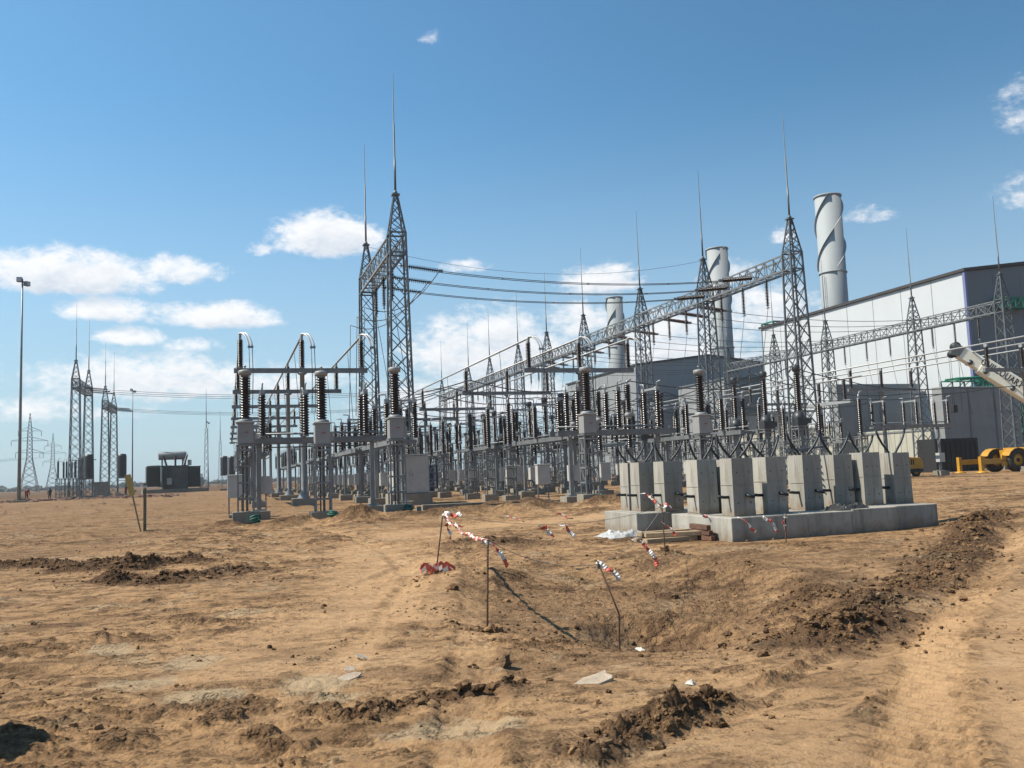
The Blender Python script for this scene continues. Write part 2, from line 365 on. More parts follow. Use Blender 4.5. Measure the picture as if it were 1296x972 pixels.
# ------------------------------------------------------------------ ground sheet
def soil_material():
    m = bpy.data.materials.new('soil'); m.use_nodes = True
    nt = m.node_tree; N, L = nt.nodes, nt.links; b = N['Principled BSDF']
    b.inputs['Roughness'].default_value = 0.95; b.inputs['Specular IOR Level'].default_value = 0.15
    tc = N.new('ShaderNodeTexCoord')
    def noise(scale, detail=6, rough=0.6, stretch=None, dist=0.0):
        n = N.new('ShaderNodeTexNoise'); n.inputs['Scale'].default_value = scale; n.inputs['Detail'].default_value = detail
        n.inputs['Roughness'].default_value = rough; n.inputs['Distortion'].default_value = dist
        if stretch:
            mp = N.new('ShaderNodeMapping'); mp.inputs['Rotation'].default_value = (0, 0, stretch[0]); mp.inputs['Scale'].default_value = stretch[1]
            L.new(tc.outputs['Object'], mp.inputs['Vector']); L.new(mp.outputs['Vector'], n.inputs['Vector'])
        else: L.new(tc.outputs['Object'], n.inputs['Vector'])
        return n.outputs['Fac']
    def rng(s, a, c, lo=0.0, hi=1.0):
        r = N.new('ShaderNodeMapRange'); r.inputs[1].default_value = a; r.inputs[2].default_value = c; r.inputs[3].default_value = lo; r.inputs[4].default_value = hi
        L.new(s, r.inputs[0]); return r.outputs[0]
    def mix(f, a, c):
        x = N.new('ShaderNodeMix'); x.data_type = 'RGBA'
        if isinstance(f, float): x.inputs['Factor'].default_value = f
        else: L.new(f, x.inputs['Factor'])
        for k, q in (('A', a), ('B', c)):
            if isinstance(q, tuple): x.inputs[k].default_value = (*q, 1)
            else: L.new(q, x.inputs[k])
        return x.outputs['Result']
    def mul(a, c):
        x = N.new('ShaderNodeMath'); x.operation = 'MULTIPLY'
        for i, q in enumerate((a, c)):
            if isinstance(q, float): x.inputs[i].default_value = q
            else: L.new(q, x.inputs[i])
        return x.outputs[0]
    at = N.new('ShaderNodeAttribute'); at.attribute_name = 'fresh'
    big = noise(0.16, 5, 0.55); mid = noise(0.9, 8, 0.65, (0.3, (0.7, 1.6, 1))); fine = noise(9, 10, 0.7); grit = noise(70, 4, 0.6)
    c = mix(rng(big, 0.3, 0.7), (0.292, 0.170, 0.083), (0.400, 0.244, 0.124))
    c = mix(mul(rng(mid, 0.48, 0.64), 0.88), c, (0.118, 0.064, 0.031))           # damp worked soil
    crust = noise(0.55, 9, 0.6, (0.5, (1.0, 1.4, 1)), 0.6)
    c = mix(mul(rng(crust, 0.57, 0.63), 0.75), c, (0.37, 0.270, 0.165))           # dried pale crust
    crumb = noise(3.4, 10, 0.72, (0.3, (0.75, 1.3, 1)), 0.4)
    c = mix(mul(rng(crumb, 0.50, 0.62), 0.75), c, (0.110, 0.062, 0.032))
    pk = N.new('ShaderNodeAttribute'); pk.attribute_name = 'packed'
    c = mix(mul(pk.outputs['Fac'], 0.74), c, (0.445, 0.280, 0.152))
    c = mix(mul(rng(fine, 0.50, 0.70), 0.65), c, (0.115, 0.065, 0.035))
    c = mix(mul(rng(grit, 0.5, 0.75), 0.25), c, (0.36, 0.25, 0.15))
    fr = N.new('ShaderNodeMath'); fr.operation = 'ADD'; L.new(at.outputs['Fac'], fr.inputs[0]); L.new(rng(fine, 0.3, 0.7, -0.25, 0.2), fr.inputs[1])
    c = mix(mul(rng(fr.outputs[0], 0.1, 0.8), 0.85), c, (0.066, 0.036, 0.020))   # freshly turned clay
    ca = N.new('ShaderNodeAttribute'); ca.attribute_name = 'crust'
    c = mix(mul(mul(ca.outputs['Fac'], 0.75), rng(mid, 0.35, 0.55, 0.5, 1.0)), c, (0.37, 0.278, 0.175))
    SOILC = c
    # crumbs and hairline cracks
    vo = N.new('ShaderNodeTexVoronoi'); vo.feature = 'DISTANCE_TO_EDGE'; vo.inputs['Scale'].default_value = 3.2
    wv = N.new('ShaderNodeTexNoise'); wv.inputs['Scale'].default_value = 4.0; wv.inputs['Detail'].default_value = 4
    L.new(tc.outputs['Object'], wv.inputs['Vector'])
    vm = N.new('ShaderNodeMix'); vm.data_type = 'VECTOR'; vm.inputs['Factor'].default_value = 0.25
    L.new(tc.outputs['Object'], vm.inputs['A']); L.new(wv.outputs['Color'], vm.inputs['B']); L.new(vm.outputs['Result'], vo.inputs['Vector'])
    mxc = N.new('ShaderNodeMath'); mxc.operation = 'MAXIMUM'; L.new(rng(crust, 0.55, 0.63), mxc.inputs[0]); L.new(ca.outputs['Fac'], mxc.inputs[1])
    cr = mul(rng(vo.outputs['Distance'], 0.0, 0.03, -1.0, 0.0), mxc.outputs[0])
    c = mix(mul(mul(cr, -1.0), 0.6), c, (0.075, 0.042, 0.024)); L.new(c, b.inputs['Base Color'])
    bp0 = N.new('ShaderNodeBump'); bp0.inputs['Strength'].default_value = 0.5; bp0.inputs['Distance'].default_value = 0.02; L.new(cr, bp0.inputs['Height'])
    bp1 = N.new('ShaderNodeBump'); bp1.inputs['Strength'].default_value = 0.9; bp1.inputs['Distance'].default_value = 0.06; L.new(fine, bp1.inputs['Height']); L.new(bp0.outputs['Normal'], bp1.inputs['Normal'])
    bp2 = N.new('ShaderNodeBump'); bp2.inputs['Strength'].default_value = 0.6; bp2.inputs['Distance'].default_value = 0.012; L.new(grit, bp2.inputs['Height']); L.new(bp1.outputs['Normal'], bp2.inputs['Normal'])
    nb = bp2
    for sc_, dist_, lo, hi in ((11.0, .05, .52, .66), (34.0, .02, .44, .60)):
        v = N.new('ShaderNodeTexVoronoi'); v.feature = 'F1'; v.inputs['Scale'].default_value = sc_; v.inputs['Randomness'].default_value = 1.0
        vm2 = N.new('ShaderNodeMix'); vm2.data_type = 'VECTOR'; vm2.inputs['Factor'].default_value = 0.06
        L.new(tc.outputs['Object'], vm2.inputs['A']); L.new(wv.outputs['Color'], vm2.inputs['B']); L.new(vm2.outputs['Result'], v.inputs['Vector'])
        lump_ = rng(v.outputs['Distance'], 0.0, 0.62, 1.0, 0.0)
        msk = N.new('ShaderNodeMath'); msk.operation = 'MAXIMUM'; L.new(rng(crumb, lo, hi), msk.inputs[0]); L.new(rng(at.outputs['Fac'], .25, .6), msk.inputs[1])
        bb = N.new('ShaderNodeBump'); bb.inputs['Strength'].default_value = 1.0; bb.inputs['Distance'].default_value = dist_
        L.new(mul(mul(lump_, msk.outputs[0]), rng(pk.outputs['Fac'], .15, .8, 1.0, .12)), bb.inputs['Height']); L.new(nb.outputs['Normal'], bb.inputs['Normal']); nb = bb
    L.new(nb.outputs['Normal'], b.inputs['Normal'])
    return m
SOIL = soil_material()

def ground():
    r = np.concatenate([[0.05], np.geomspace(0.6, 3.4, 30), np.geomspace(3.45, 62, 860), np.geomspace(64, 9000, 110)])
    half = R(40)
    inner = np.linspace(-half, half, 900)
    outer = np.linspace(half, 2 * math.pi - half, 92)[1:-1]
    th = np.concatenate([inner, outer]) + YAW
    n, k = len(r), len(th)
    RR, TT = np.meshgrid(r, th, indexing='ij')
    X = (RR * np.sin(TT)).ravel(); Y = (RR * np.cos(TT)).ravel()
    H, Fm = height(X, Y)
    co = np.stack([X, Y, H], 1).astype(np.float32)
    i = np.arange(n - 1)[:, None]; j = np.arange(k)[None, :]; j2 = (j + 1) % k
    q = np.stack([(i * k + j), (i * k + j2), ((i + 1) * k + j2), ((i + 1) * k + j)], -1).reshape(-1, 4)[:, ::-1]
    me = bpy.data.meshes.new('ground')
    me.vertices.add(len(co)); me.vertices.foreach_set('co', co.ravel())
    me.loops.add(q.size); me.loops.foreach_set('vertex_index', q.ravel().astype(np.int32))
    me.polygons.add(len(q)); me.polygons.foreach_set('loop_start', np.arange(0, q.size, 4, dtype=np.int32))
    me.update(); me.validate()
    me.polygons.foreach_set('use_smooth', np.ones(len(me.polygons), dtype=bool))
    a = me.attributes.new('fresh', 'FLOAT', 'POINT'); a.data.foreach_set('value', Fm.astype(np.float32))
    a = me.attributes.new('crust', 'FLOAT', 'POINT'); a.data.foreach_set('value', crustmask(X, Y).astype(np.float32))
    dr, _, _, _ = seg(X, Y, ROAD); dl, _, _, _ = seg(X, Y, [(0.6, 9), (2.2, 12.5), (3.0, 17), (3.6, 22), (6, 27), (12, 29.5), (24, 30)])
    pkv = np.maximum(1 / (1 + (dr / 2.8) ** 4), .95 / (1 + (dl / 1.25) ** 4)) * np.clip(.8 + .8 * fbm(X, Y, 2.0, 4, 220), 0, 1)
    for kk, (tp_, tw2) in enumerate(TRACKS[:5]):
        dt, _, _, _ = seg(X, Y, tp_); pkv = np.maximum(pkv, 1.0 / (1 + (dt / (tw2 * .85)) ** 6) * np.clip(.8 + 1.2 * fbm(X, Y, 3.0, 3, 250 + kk), 0, 1.2) * np.exp(-np.hypot(X, Y) / 60))
        pkv = pkv * (1 - .65 * gauss(dt - tw2 * 1.25, .09) * np.clip(.6 + 1.5 * fbm(X, Y, .6, 3, 260 + kk), 0, 1))
    la_ = X * CY - Y * SY; de_ = X * SY + Y * CY
    bas = 1 / (1 + (np.hypot((la_ - 1.5) / 2.0, (de_ - 12.6) / 3.2)) ** 8); pkv = np.clip(np.maximum(pkv, .33 * bas), 0, 1)
    a = me.attributes.new('packed', 'FLOAT', 'POINT'); a.data.foreach_set('value', pkv.astype(np.float32))
    me.materials.append(SOIL)
    o = bpy.data.objects.new('ground', me); COL.objects.link(o); structure(o)
ground()

def ico(sub=1):
    import bmesh
    bm = bmesh.new(); bmesh.ops.create_icosphere(bm, subdivisions=sub, radius=1)
    bm.verts.ensure_lookup_table()
    v = np.array([p.co[:] for p in bm.verts]); f = [[q.index for q in g.verts] for g in bm.faces]; bm.free()
    return v, np.array(f)
def clods():
    v0, f0 = ico(2); V = []; Fc = []; fr = []
    shapes = []
    for i in range(24):
        ph = RNG.uniform(0, 50); dd = 1 + 0.75 * fbm(v0[:, 0] * 1.0 + ph, v0[:, 1] + v0[:, 2] * 1.7 + ph, 0.7, 3, 7)
        shapes.append(v0 * dd[:, None] * RNG.uniform(0.65, 1.3, 3))
    pos = []
    for ri, (pts, w, a) in enumerate(FRESH):
        L = sum(math.dist(p, q) for p, q in zip(pts[:-1], pts[1:]))
        if ri == 2: continue
        for _ in range(int(L * 210)):
            k = random.randrange(len(pts) - 1); t = random.random(); sp = w * (.6 if random.random() < .7 else 1.7)
            x = pts[k][0] + (pts[k + 1][0] - pts[k][0]) * t + random.gauss(0, sp); y = pts[k][1] + (pts[k + 1][1] - pts[k][1]) * t + random.gauss(0, sp)
            s = min(0.05, 0.0065 * math.exp(random.gauss(0, 0.8)) * (1.1 + a * 5))
            pos.append((x, y, s, random.uniform(.5, 1.0)))
    for mx_, my_, rad, a in MOUNDS:
        if my_ < 22:
            for _ in range(70): pos.append((mx_ + random.gauss(0, rad * .7), my_ + random.gauss(0, rad * .7), 0.012 * math.exp(random.gauss(0, 0.7)), random.uniform(.4, .9)))
    for _ in range(900):     # crumbs round the basin
        a = random.uniform(0, 6.28); q = random.gauss(0.9, 0.35); x, y = site(1.5 + 2.3 * q * math.cos(a), 12.6 + 3.6 * q * math.sin(a))
        pos.append((x, y, 0.008 * math.exp(random.gauss(0, 0.7)), random.uniform(.3, .8)))
    for _ in range(9000):
        d = 4.2 * math.exp(random.random() * 1.9); lat = random.uniform(-0.62, 0.62) * d; x, y = site(lat, d)
        pos.append((x, y, min(0.035, 0.0032 * math.exp(random.gauss(0, 0.7)) * (1 + d / 10)), random.choice((0.1, 0.35, 0.6, 0.8))))
    P = np.array(pos); H, Fq = height(P[:, 0], P[:, 1])
    clump = fbm(P[:, 0], P[:, 1], .9, 3, 240)
    for i, (x, y, s, f) in enumerate(pos):
        if i >= len(pos) - 9000 and clump[i] < .02 + .25 * (Fq[i] < .1): continue
        n = len(v0)
        a = RNG.uniform(0, 6.28); c, sn = math.cos(a), math.sin(a)
        p = shapes[i % 24] * s
        p = np.stack([p[:, 0] * c - p[:, 1] * sn, p[:, 0] * sn + p[:, 1] * c, p[:, 2] * 0.8], 1)
        p += (x, y, H[i] + s * 0.2)
        Fc.append(f0 + len(V) * n); V.append(p); fr.append(np.full(n, f * RNG.uniform(0.6, 1)))
    V = np.concatenate(V); Fc = np.concatenate(Fc); fr = np.concatenate(fr)
    me = bpy.data.meshes.new('dirt_clods'); me.from_pydata(V.tolist(), [], Fc.tolist())
    a = me.attributes.new('fresh', 'FLOAT', 'POINT'); a.data.foreach_set('value', fr.astype(np.float32))
    me.materials.append(SOIL)
    o = bpy.data.objects.new('dirt_clods', me); COL.objects.link(o); stuff(o)
    tag(o, 'loose brown clods and crumbs of soil strewn over ruts and ridges', 'soil clods')
clods()

# ------------------------------------------------------------------ parts shared by the equipment
def ins_profile(L, r, sheds, rc=0.62):
    p = [(r * rc, 0)]
    st = L / sheds
    for k in range(sheds):
        z = k * st
        p += [(r * rc, z + st * 0.1), (r, z + st * 0.34), (r * 0.99, z + st * 0.46), (r * rc, z + st * 0.9)]
    p.append((r * rc, L))
    return p
MESH = {}
def share(name, parent, key, fn, loc=(0, 0, 0), rz=0, bevel=0):
    if key not in MESH:
        mb = MB(); fn(mb); MESH[key] = mb.mesh(name)
    o = bpy.data.objects.new(name, MESH[key]); COL.objects.link(o)
    o.location = loc; o.rotation_euler = (0, 0, rz); o.parent = parent
    if bevel:
        b = o.modifiers.new('edge', 'BEVEL'); b.width = bevel; b.segments = 2; b.limit_method = 'ANGLE'
    return o
def insulator(parent, loc, L=2.3, r=0.19, sheds=18, m=PORC, n=12, name='insulator'):
    def f(mb):
        mb.lathe([(r * .8, -0.06), (r * .8, 0.02)], STEEL, n)
        mb.lathe(ins_profile(L, r, sheds), m, n, (0, 0, 0.02))
        mb.lathe([(r * .75, L + 0.02), (r * .75, L + 0.10)], STEEL, n)
    return share(name, parent, ('ins', L, r, sheds, m.name, n), f, loc)
def lattice_stand(mb, H, w, m=STEEL, leg=0.058, rung=0.55):
    h = w / 2
    for sx in (-1, 1):
        for sy in (-1, 1): mb.bar((sx * h, sy * h, 0), (sx * h, sy * h, H), leg, m)
    n = max(2, int(H / rung)); st = H / n
    for i in range(1, n + 1):
        z = i * st - st * .25
        for s in (-1, 1):
            mb.bar((-h, s * h, z), (h, s * h, z), 0.05, m, 0.07); mb.bar((s * h, -h, z + .03), (s * h, h, z + .03), 0.05, m, 0.07)
            if i < n and i % 2: 
                mb.bar((-h, s * (h + .01), z), (h, s * (h + .01), z + st), 0.03, m); mb.bar((s * (h + .01), -h, z), (s * (h + .01), h, z + st), 0.03, m)
    mb.box((0, 0, H + 0.02), (w + .12, w + .12, 0.05), m)
def footing(parent, loc, sx=0.8, sy=0.8, h=0.42, name='footing'):
    return share(name, parent, ('foot', sx, sy, h), lambda mb: mb.box((0, 0, h / 2 - 0.25), (sx, sy, h + 0.5), CONCD), loc, bevel=0.02)

# ---- oil current transformer of the front row
def make_ct():
    t = thing('current_transformer', '', 'transformer')
    footing(t, (0, 0, 0), 1.0, 0.75, 0.42)
    share('stand', t, 'ct_stand', lambda mb: (lattice_stand(mb, 2.52, 0.58), mb.bar((0.05, 0.1, 0), (0.05, 0.1, 2.5), 0.09, STEELD), mb.bar((-.1, -.05, 0), (-.1, -.05, 2.5), 0.05, BLACK)), (0, 0, 0.42))
    def tank(mb):
        mb.box((0, 0, 0.44), (0.60, 0.60, 0.80), TANKG)
        mb.box((0, 0, 0.86), (0.70, 0.70, 0.06), TANKG); mb.box((0, 0, 0.02), (0.52, 0.52, 0.06), TANKG)
        mb.lathe([(0.30, 0), (0.27, 0.1)], TANKG, 14, (0, 0, 0.89))
        mb.box((0.36, -0.1, 0.35), (0.12, 0.3, 0.34), TANKG)
    tk = share('tank', t, 'ct_tank', tank, (0, 0, 2.98), bevel=0.02)
    share('nameplate', tk, 'ct_plate', lambda mb: mb.box((0, 0, 0), (0.15, 0.006, 0.05), REDMARK), (0.04, -0.305, 0.48))
    insulator(t, (0, 0, 3.99), 1.62, 0.215, 16, n=16)
    def cap(mb):
        mb.lathe([(0.18, 0), (0.25, 0.02), (0.255, 0.15), (0.235, 0.19), (0.12, 0.22)], TANKG, 16)
        mb.lathe([(0.03, 0.21), (0.03, 0.33), (0.055, 0.33), (0.055, 0.38)], ALU, 8)
    share('cap', t, 'ct_cap', cap, (0, 0, 5.70))
    return t
for i, (x, y, l) in enumerate([(0.68, 36.0, 'oil transformer on ladder stand under the leftmost busbar end'), (3.55, 35.4, 'oil transformer on ladder stand, middle of the front left three'),
        (6.45, 35.3, 'oil transformer on ladder stand before the tall white cabinet'), (14.85, 35.5, 'oil transformer on ladder stand under the central busbar ends, alone'),
        (20.3, 35.3, 'oil transformer with brown insulator rising behind the row of concrete blocks')]):
    place('ct', make_ct, l, (x, y, gz(x, y) + .02), 0, 'front row of oil transformers')
    # coil of earthing cable at the foot
    mb = MB()
    for k in range(6):
        a0 = random.uniform(0, 6); rr = random.uniform(.12, .2); tilt = Quaternion((math.cos(a0), math.sin(a0), 0), random.uniform(-.9, .9))
        pts = [tilt @ Vector((rr * math.cos(q * .63), rr * math.sin(q * .63) * .8, 0)) + Vector((random.uniform(-.02, .02), 0, 0.16 + k * .025)) for q in range(11)]
        mb.tube(pts, 0.028, TEAL, 6)
    o = mb.build('cable_coil', loc=(x + 0.33, y - 0.52, gz(x + .33, y - .52)))
    tag(o, ['teal earthing cable coil at the leftmost oil transformer', 'teal earthing cable coil at the middle left oil transformer', 'teal earthing cable coil before the white cabinet',
            'teal earthing cable coil under the central oil transformer', 'teal earthing cable coil behind the concrete blocks'][i], 'cable coil', 'teal cable coils')

# ---- post insulator on lattice stand
def make_post():
    t = thing('post_insulator', '', 'insulator post')
    footing(t, (0, 0, 0), 0.85, 0.7, 0.4)
    share('stand', t, 'pi_stand', lambda mb: lattice_stand(mb, 2.6, 0.5, rung=0.5), (0, 0, 0.40))
    insulator(t, (0, 0, 3.12), 2.2, 0.165, 18)
    share('terminal', t, 'pi_term', lambda mb: (mb.lathe([(0.05, 0), (0.05, 0.25)], ALU, 8), mb.tube([(0, 0, 0.2), (0.1, 0, 0.42), (0.32, 0, 0.45)], 0.035, ALU, 6)), (0, 0, 5.42))
    return t
# ---- dark instrument transformer with ladder stand
def make_dark():
    t = thing('instrument_transformer', '', 'transformer')
    footing(t, (0, 0, 0), 0.9, 0.9, 0.4)
    def st(mb):
        lattice_stand(mb, 3.2, 0.62, rung=0.62)
        mb.bar((0.1, 0.05, 0), (0.1, 0.05, 3.2), 0.20, STEEL)
    share('stand', t, 'dk_stand', st, (0, 0, 0.40))
    def tank(mb):
        mb.lathe([(0.24, 0), (0.30, 0.08), (0.34, 0.45), (0.24, 0.78)], DARKTANK, 14)
        mb.box((0.0, -0.0, 0.22), (0.62, 0.6, 0.44), DARKTANK); mb.box((0.45, -0.1, 0.25), (0.35, 0.3, 0.3), DARKTANK)
    share('tank', t, 'dk_tank', tank, (0, 0, 3.67))
    insulator(t, (0, 0, 4.5), 2.15, 0.185, 19)
    share('head', t, 'dk_head', lambda mb: (mb.lathe([(0.18, 0), (0.225, 0.03), (0.225, 0.34), (0.19, 0.38)], DARKTANK, 14), mb.bar((-.5, 0, .25), (.3, 0, .25), 0.05, ALU)), (0, 0, 6.75))
    return t
# ---- circuit breaker pole
def make_breaker():
    t = thing('circuit_breaker', '', 'circuit breaker')
    footing(t, (0, 0, 0), 1.1, 0.8, 0.4)
    share('column', t, 'br_col', lambda mb: (mb.box((0, 0, 1.1), (0.19, 0.19, 2.2), STEEL), mb.box((0, 0, .04), (0.5, 0.5, .06), STEEL), mb.box((0, 0, 2.22), (0.6, 0.5, 0.06), STEEL)), (0, 0, 0.40))
    share('drive_cabinet', t, 'br_cab', lambda mb: (mb.box((0, 0, 0.5), (0.62, 0.5, 1.0), PAINT), mb.box((0, 0, 1.02), (0.68, 0.56, 0.05), PAINT)), (0, -0.42, 0.95), bevel=0.02)
    insulator(t, (0, 0, 2.72), 1.5, 0.17, 13)
    share('interrupter_head', t, 'br_head', lambda mb: mb.lathe([(0.14, 0), (0.2, 0.05), (0.2, 0.2), (0.14, 0.25)], TANKG, 12), (0, 0, 4.35))
    insulator(t, (0, 0, 4.68), 1.35, 0.2, 12, name='interrupter')
    share('terminal', t, 'br_term', lambda mb: mb.tube([(0, 0, 0), (0, 0, 0.2), (0.25, 0, 0.32)], 0.04, ALU, 6), (0, 0, 6.1))
    return t
# ---- disconnector on a two-post frame, long axis along local Y
def make_disc(hl=5.7, pp=4.2, phs=(-4.0, 0.0, 4.0), dz=0.0):
    t = thing('disconnector', '', 'disconnector')
    for s in (-1, 1):
        footing(t, (0, s * pp, 0), 0.9, 0.9, 0.4)
        share('post', t, ('ds_post', dz), lambda mb: (mb.box((0, 0, 1.42 + dz / 2), (0.18, 0.18, 2.84 + dz), STEEL), mb.box((0, 0, 0.03), (0.5, 0.5, 0.06), STEEL)), (0, s * pp, 0.40))
    def beam(mb):
        for sx in (-1, 1):
            mb.box((sx * 0.55, 0, 0), (0.1, 2 * hl, 0.24), STEEL)
            mb.box((sx * 0.55 + .06, 0, 0.11), (0.1, 2 * hl, 0.02), STEEL)
        for k in range(7): mb.box((0, (-5.1 + 1.7 * k) * hl / 5.7, -0.02), (1.0, 0.12, 0.16), STEEL)
        mb.tube([(0.2, -hl + .3, 0.32), (0.2, hl - .3, 0.32)], 0.045, STEEL, 8)
        mb.tube([(0.62, .7 - hl, -0.25), (0.62, hl - .7, -0.25)], 0.03, STEELD, 6)
    share('beam', t, ('ds_beam', hl), beam, (0, 0, 3.38 + dz))
    for py in phs:
        for px in (-0.72, 0.72): insulator(t, (px, py, 3.58 + dz), 1.72, 0.165, 15)
        def arm(mb):
            mb.bar((-0.8, 0, 0), (0.8, 0, 0.0), 0.07, ALU, 0.1); mb.box((-0.72, 0, 0), (0.22, 0.2, 0.16), ALU); mb.box((0.72, 0, 0), (0.22, 0.2, 0.16), ALU)
            mb.tube([(0.72, 0, 0.05), (0.74, 0, 0.3), (1.1, 0, 0.33)], 0.035, ALU, 6); mb.tube([(-0.72, 0, 0.05), (-0.74, 0, 0.3), (-1.1, 0, 0.33)], 0.035, ALU, 6)
        share('contact_arm', t, 'ds_arm', arm, (0, py, 5.47 + dz))
    def dbox(mb):
        mb.box((0, 0, 0), (0.42, 0.55, 0.75), PAINT); mb.tube([(0, 0, -0.35), (0, 0, -1.1)], 0.03, STEEL, 6); mb.tube([(0, 0.1, 0.35), (0, 0.1, 2.0)], 0.03, STEEL, 6)
    share('drive_box', t, 'ds_box', dbox, (0.36, pp - .3, 1.5))
    return t
# ---- T-shaped busbar support
def make_tee(half):
    def mk():
        t = thing('busbar_support', '', 'busbar support')
        footing(t, (0, 0, 0), 1.5, 1.2, 0.45)
        share('column', t, 'te_col', lambda mb: (mb.lathe([(0.42, 0), (0.42, 0.05), (0.17, 0.5), (0.15, 8.1), (0.3, 8.2), (0.3, 8.25)], STEEL, 14)), (0, 0, 0.40))
        share('crossbeam', t, ('te_beam', half), lambda mb: (mb.box((0, 0, 0), (2 * half + .8, 0.24, 0.28), STEEL), mb.box((0, 0, .15), (2 * half + .8, 0.32, 0.025), STEEL)), (0, 0, 8.80))
        for k in (-1, 0, 1):
            insulator(t, (k * half, 0, 9.03), 1.72, 0.20, 16)
            share('clamp', t, 'te_clamp', lambda mb: mb.box((0, 0, 0), (0.16, 0.34, 0.22), ALU), (k * half, 0, 10.96))
        return t
    return mk

YTL = [59.6, 74.0, 89.0, 106.0, 122.5, 139.0, 156.0, 173.0]
YTC = [59.6, 77.2, 96.0, 113.0, 130.0, 147.0, 164.0]
BUS = [('left', 4.75, 3.9, YTL), ('central', 24.5, 3.9, YTC), ('right', 66.2, 3.9, YTC)]
for nm, xc, half, ys in BUS:
    for k, y in enumerate(ys):
        look = 'grey T-shaped post with three brown insulators'
        if k < 6: place(('tee', half), make_tee(half), f'{look}, {ORD[k]} from the camera under the {nm} busbars', (xc, y, 0), 0, f'{nm} busbar supports')
        else: place(('tee', half), make_tee(half), f'small far T-shaped post at the far end of the {nm} busbars', (xc, y, 0), 0, f'far {nm} busbar supports')
    for j in (-1, 0, 1):
        x = xc + j * half
        y0, y1 = ys[0], ys[-1] + 6
        if nm == 'right': y0 -= 12
        t = thing('busbar_tube', f'long aluminium busbar tube, {["left", "middle", "right"][j + 1]} one of the {nm} three', 'busbar', (x, y0, 11.12), 0, f'{nm} busbar tubes')
        MB().tube([(0, -0.35, 0), (0, y1 - y0, 0)], 0.075, ALU, 10).build('tube', t)
        if nm != 'right':
            mb = MB()
            for q in (-0.10, 0.10):
                pts = [(q + 0.62 * math.sin(k * .196), -0.3 - 0.75 * math.sin(k * .196), 0.06 + .06 * math.sin(k * .8) - 0.95 * (1 - math.cos(k * .196))) for k in range(9)]
                mb.tube(pts, 0.055, ALUB, 8)
            mb.box((0.62, -1.05, -.9), (.36, .12, .12), STEEL)
            mb.build('end_jumper', t)
            mb = MB()
            for q in (-0.10, 0.10):
                p0 = (q + 0.62, -1.05, -.9)
                mb.tube([p0, (q + 0.66, -1.1, -2.6), (q + 0.60, -1.1, -5.2)], 0.024, CABLE, 6)
            mb.build('drop_lead', t)
        for k, y in enumerate(ys[:-1]):
            yy = y + 7.0
            MB().tube([(0, yy - y0, -0.05), (0.1, yy - y0 + .1, -1.2), (0.25, yy - y0 + .3, -3.2), (0.4, yy - y0 + .5, -5.3)], 0.022, CABLE, 5).build('drop_lead', t)

# ------------------------------------------------------------------ equipment rows in the bays
BAYS = [47.5, 63.0, 80.0, 97.0, 114.0, 131.0, 148.0]
FMB = ['front', 'middle', 'rear']
ROWS = [  # key, maker, look, x, phase spacing, row words, bays
    ('breaker', make_breaker, 'breaker pole with white cabinet', 11.6, 4.0, 'right of the left busbars', range(1, 7)),
    ('post', make_post, 'ladder stand with brown insulator', 14.6, 4.0, 'left of the central busbars', range(0, 7)),
    ('breaker', make_breaker, 'breaker pole with white cabinet', 20.6, 4.0, 'under the central busbars', range(0, 6)),
    ('dark', make_dark, 'dark-tank transformer on ladder stand', 31.0, 3.3, 'right of the central busbars', range(0, 6)),
    ('dark', make_dark, 'dark-tank transformer on ladder stand', 22.9, 3.6, 'under the central busbars', range(1, 6)),
    ('post', make_post, 'ladder stand with brown insulator', 33.0, 4.0, 'right of the dark transformers', range(0, 6)),
    ('post', make_post, 'ladder stand with brown insulator', 53.0, 4.0, 'left of the right busbars', range(2, 4)),
    ('breaker', make_breaker, 'breaker pole with white cabinet', 34.6, 4.0, 'before the long gantry', range(1, 5)),
    ('post', make_post, 'ladder stand with brown insulator', 37.6, 4.0, 'at the long gantry foot', range(0, 6)),
    ('post', make_post, 'ladder stand with brown insulator', 46.5, 4.0, 'behind the long gantry', range(1, 4)),
    ('breaker', make_breaker, 'breaker pole with white cabinet', 50.0, 4.0, 'well behind the long gantry', range(2, 4)),
]
BAYW = ['nearest', 'second', 'third', 'fourth', 'fifth', 'sixth', 'seventh']
for key, mk, look, x, sp, words, bays in ROWS:
    for b in bays:
        for j in (-1, 0, 1):
            y = BAYS[b] + sp * j + (2.5 if key == 'post' else 0) + (-1.2 if key == 'dark' and b == 0 else 0)
            lab = f'{look}, {FMB[j + 1]} of the {BAYW[b]} three {words}'
            place(key, mk, lab, (x, y, 0), 0, f'{look}s {words}')
DROWS = [(1.9, 'under the left busbars, left frame', range(1, 7)), (8.4, 'beside the left busbars, right frame', range(0, 7)), (17.7, 'left of the central busbars', range(0, 7)), (27.6, 'under the central busbars, right frame', range(0, 6)),
         (43.6, 'behind the long gantry', range(1, 4)), (59.0, 'left of the right busbars', range(2, 4))]
for x, words, bays in DROWS:
    for b in bays:
        place('disc', make_disc, f'{BAYW[b]} switch frame with six brown insulators {words}', (x, BAYS[b] + (1.0 if b == 0 else 0), 0), 0, f'switch frames {words}')
# the two frames that run across, between the front transformers, and the lone one at the right
for x, y, l, kk in [(3.75, 40.0, 'switch frame set crosswise behind the front left oil transformers', (3.0, 2.45, (-2.1, 0.5, 2.3))), (17.9, 39.6, 'switch frame set crosswise behind the concrete blocks', (3.1, 2.3, (-2.1, 0.0, 2.1))), (53.9, 59.8, 'lone switch frame before the grey walls, white box on one leg', (4.2, 2.7, (-3.2, 0.0, 3.2), .75))]:
    place(('disc', kk), lambda kk=kk: make_disc(*kk), l, (x, y, 0), R(90) if x < 50 else R(-90), 'crosswise switch frames')
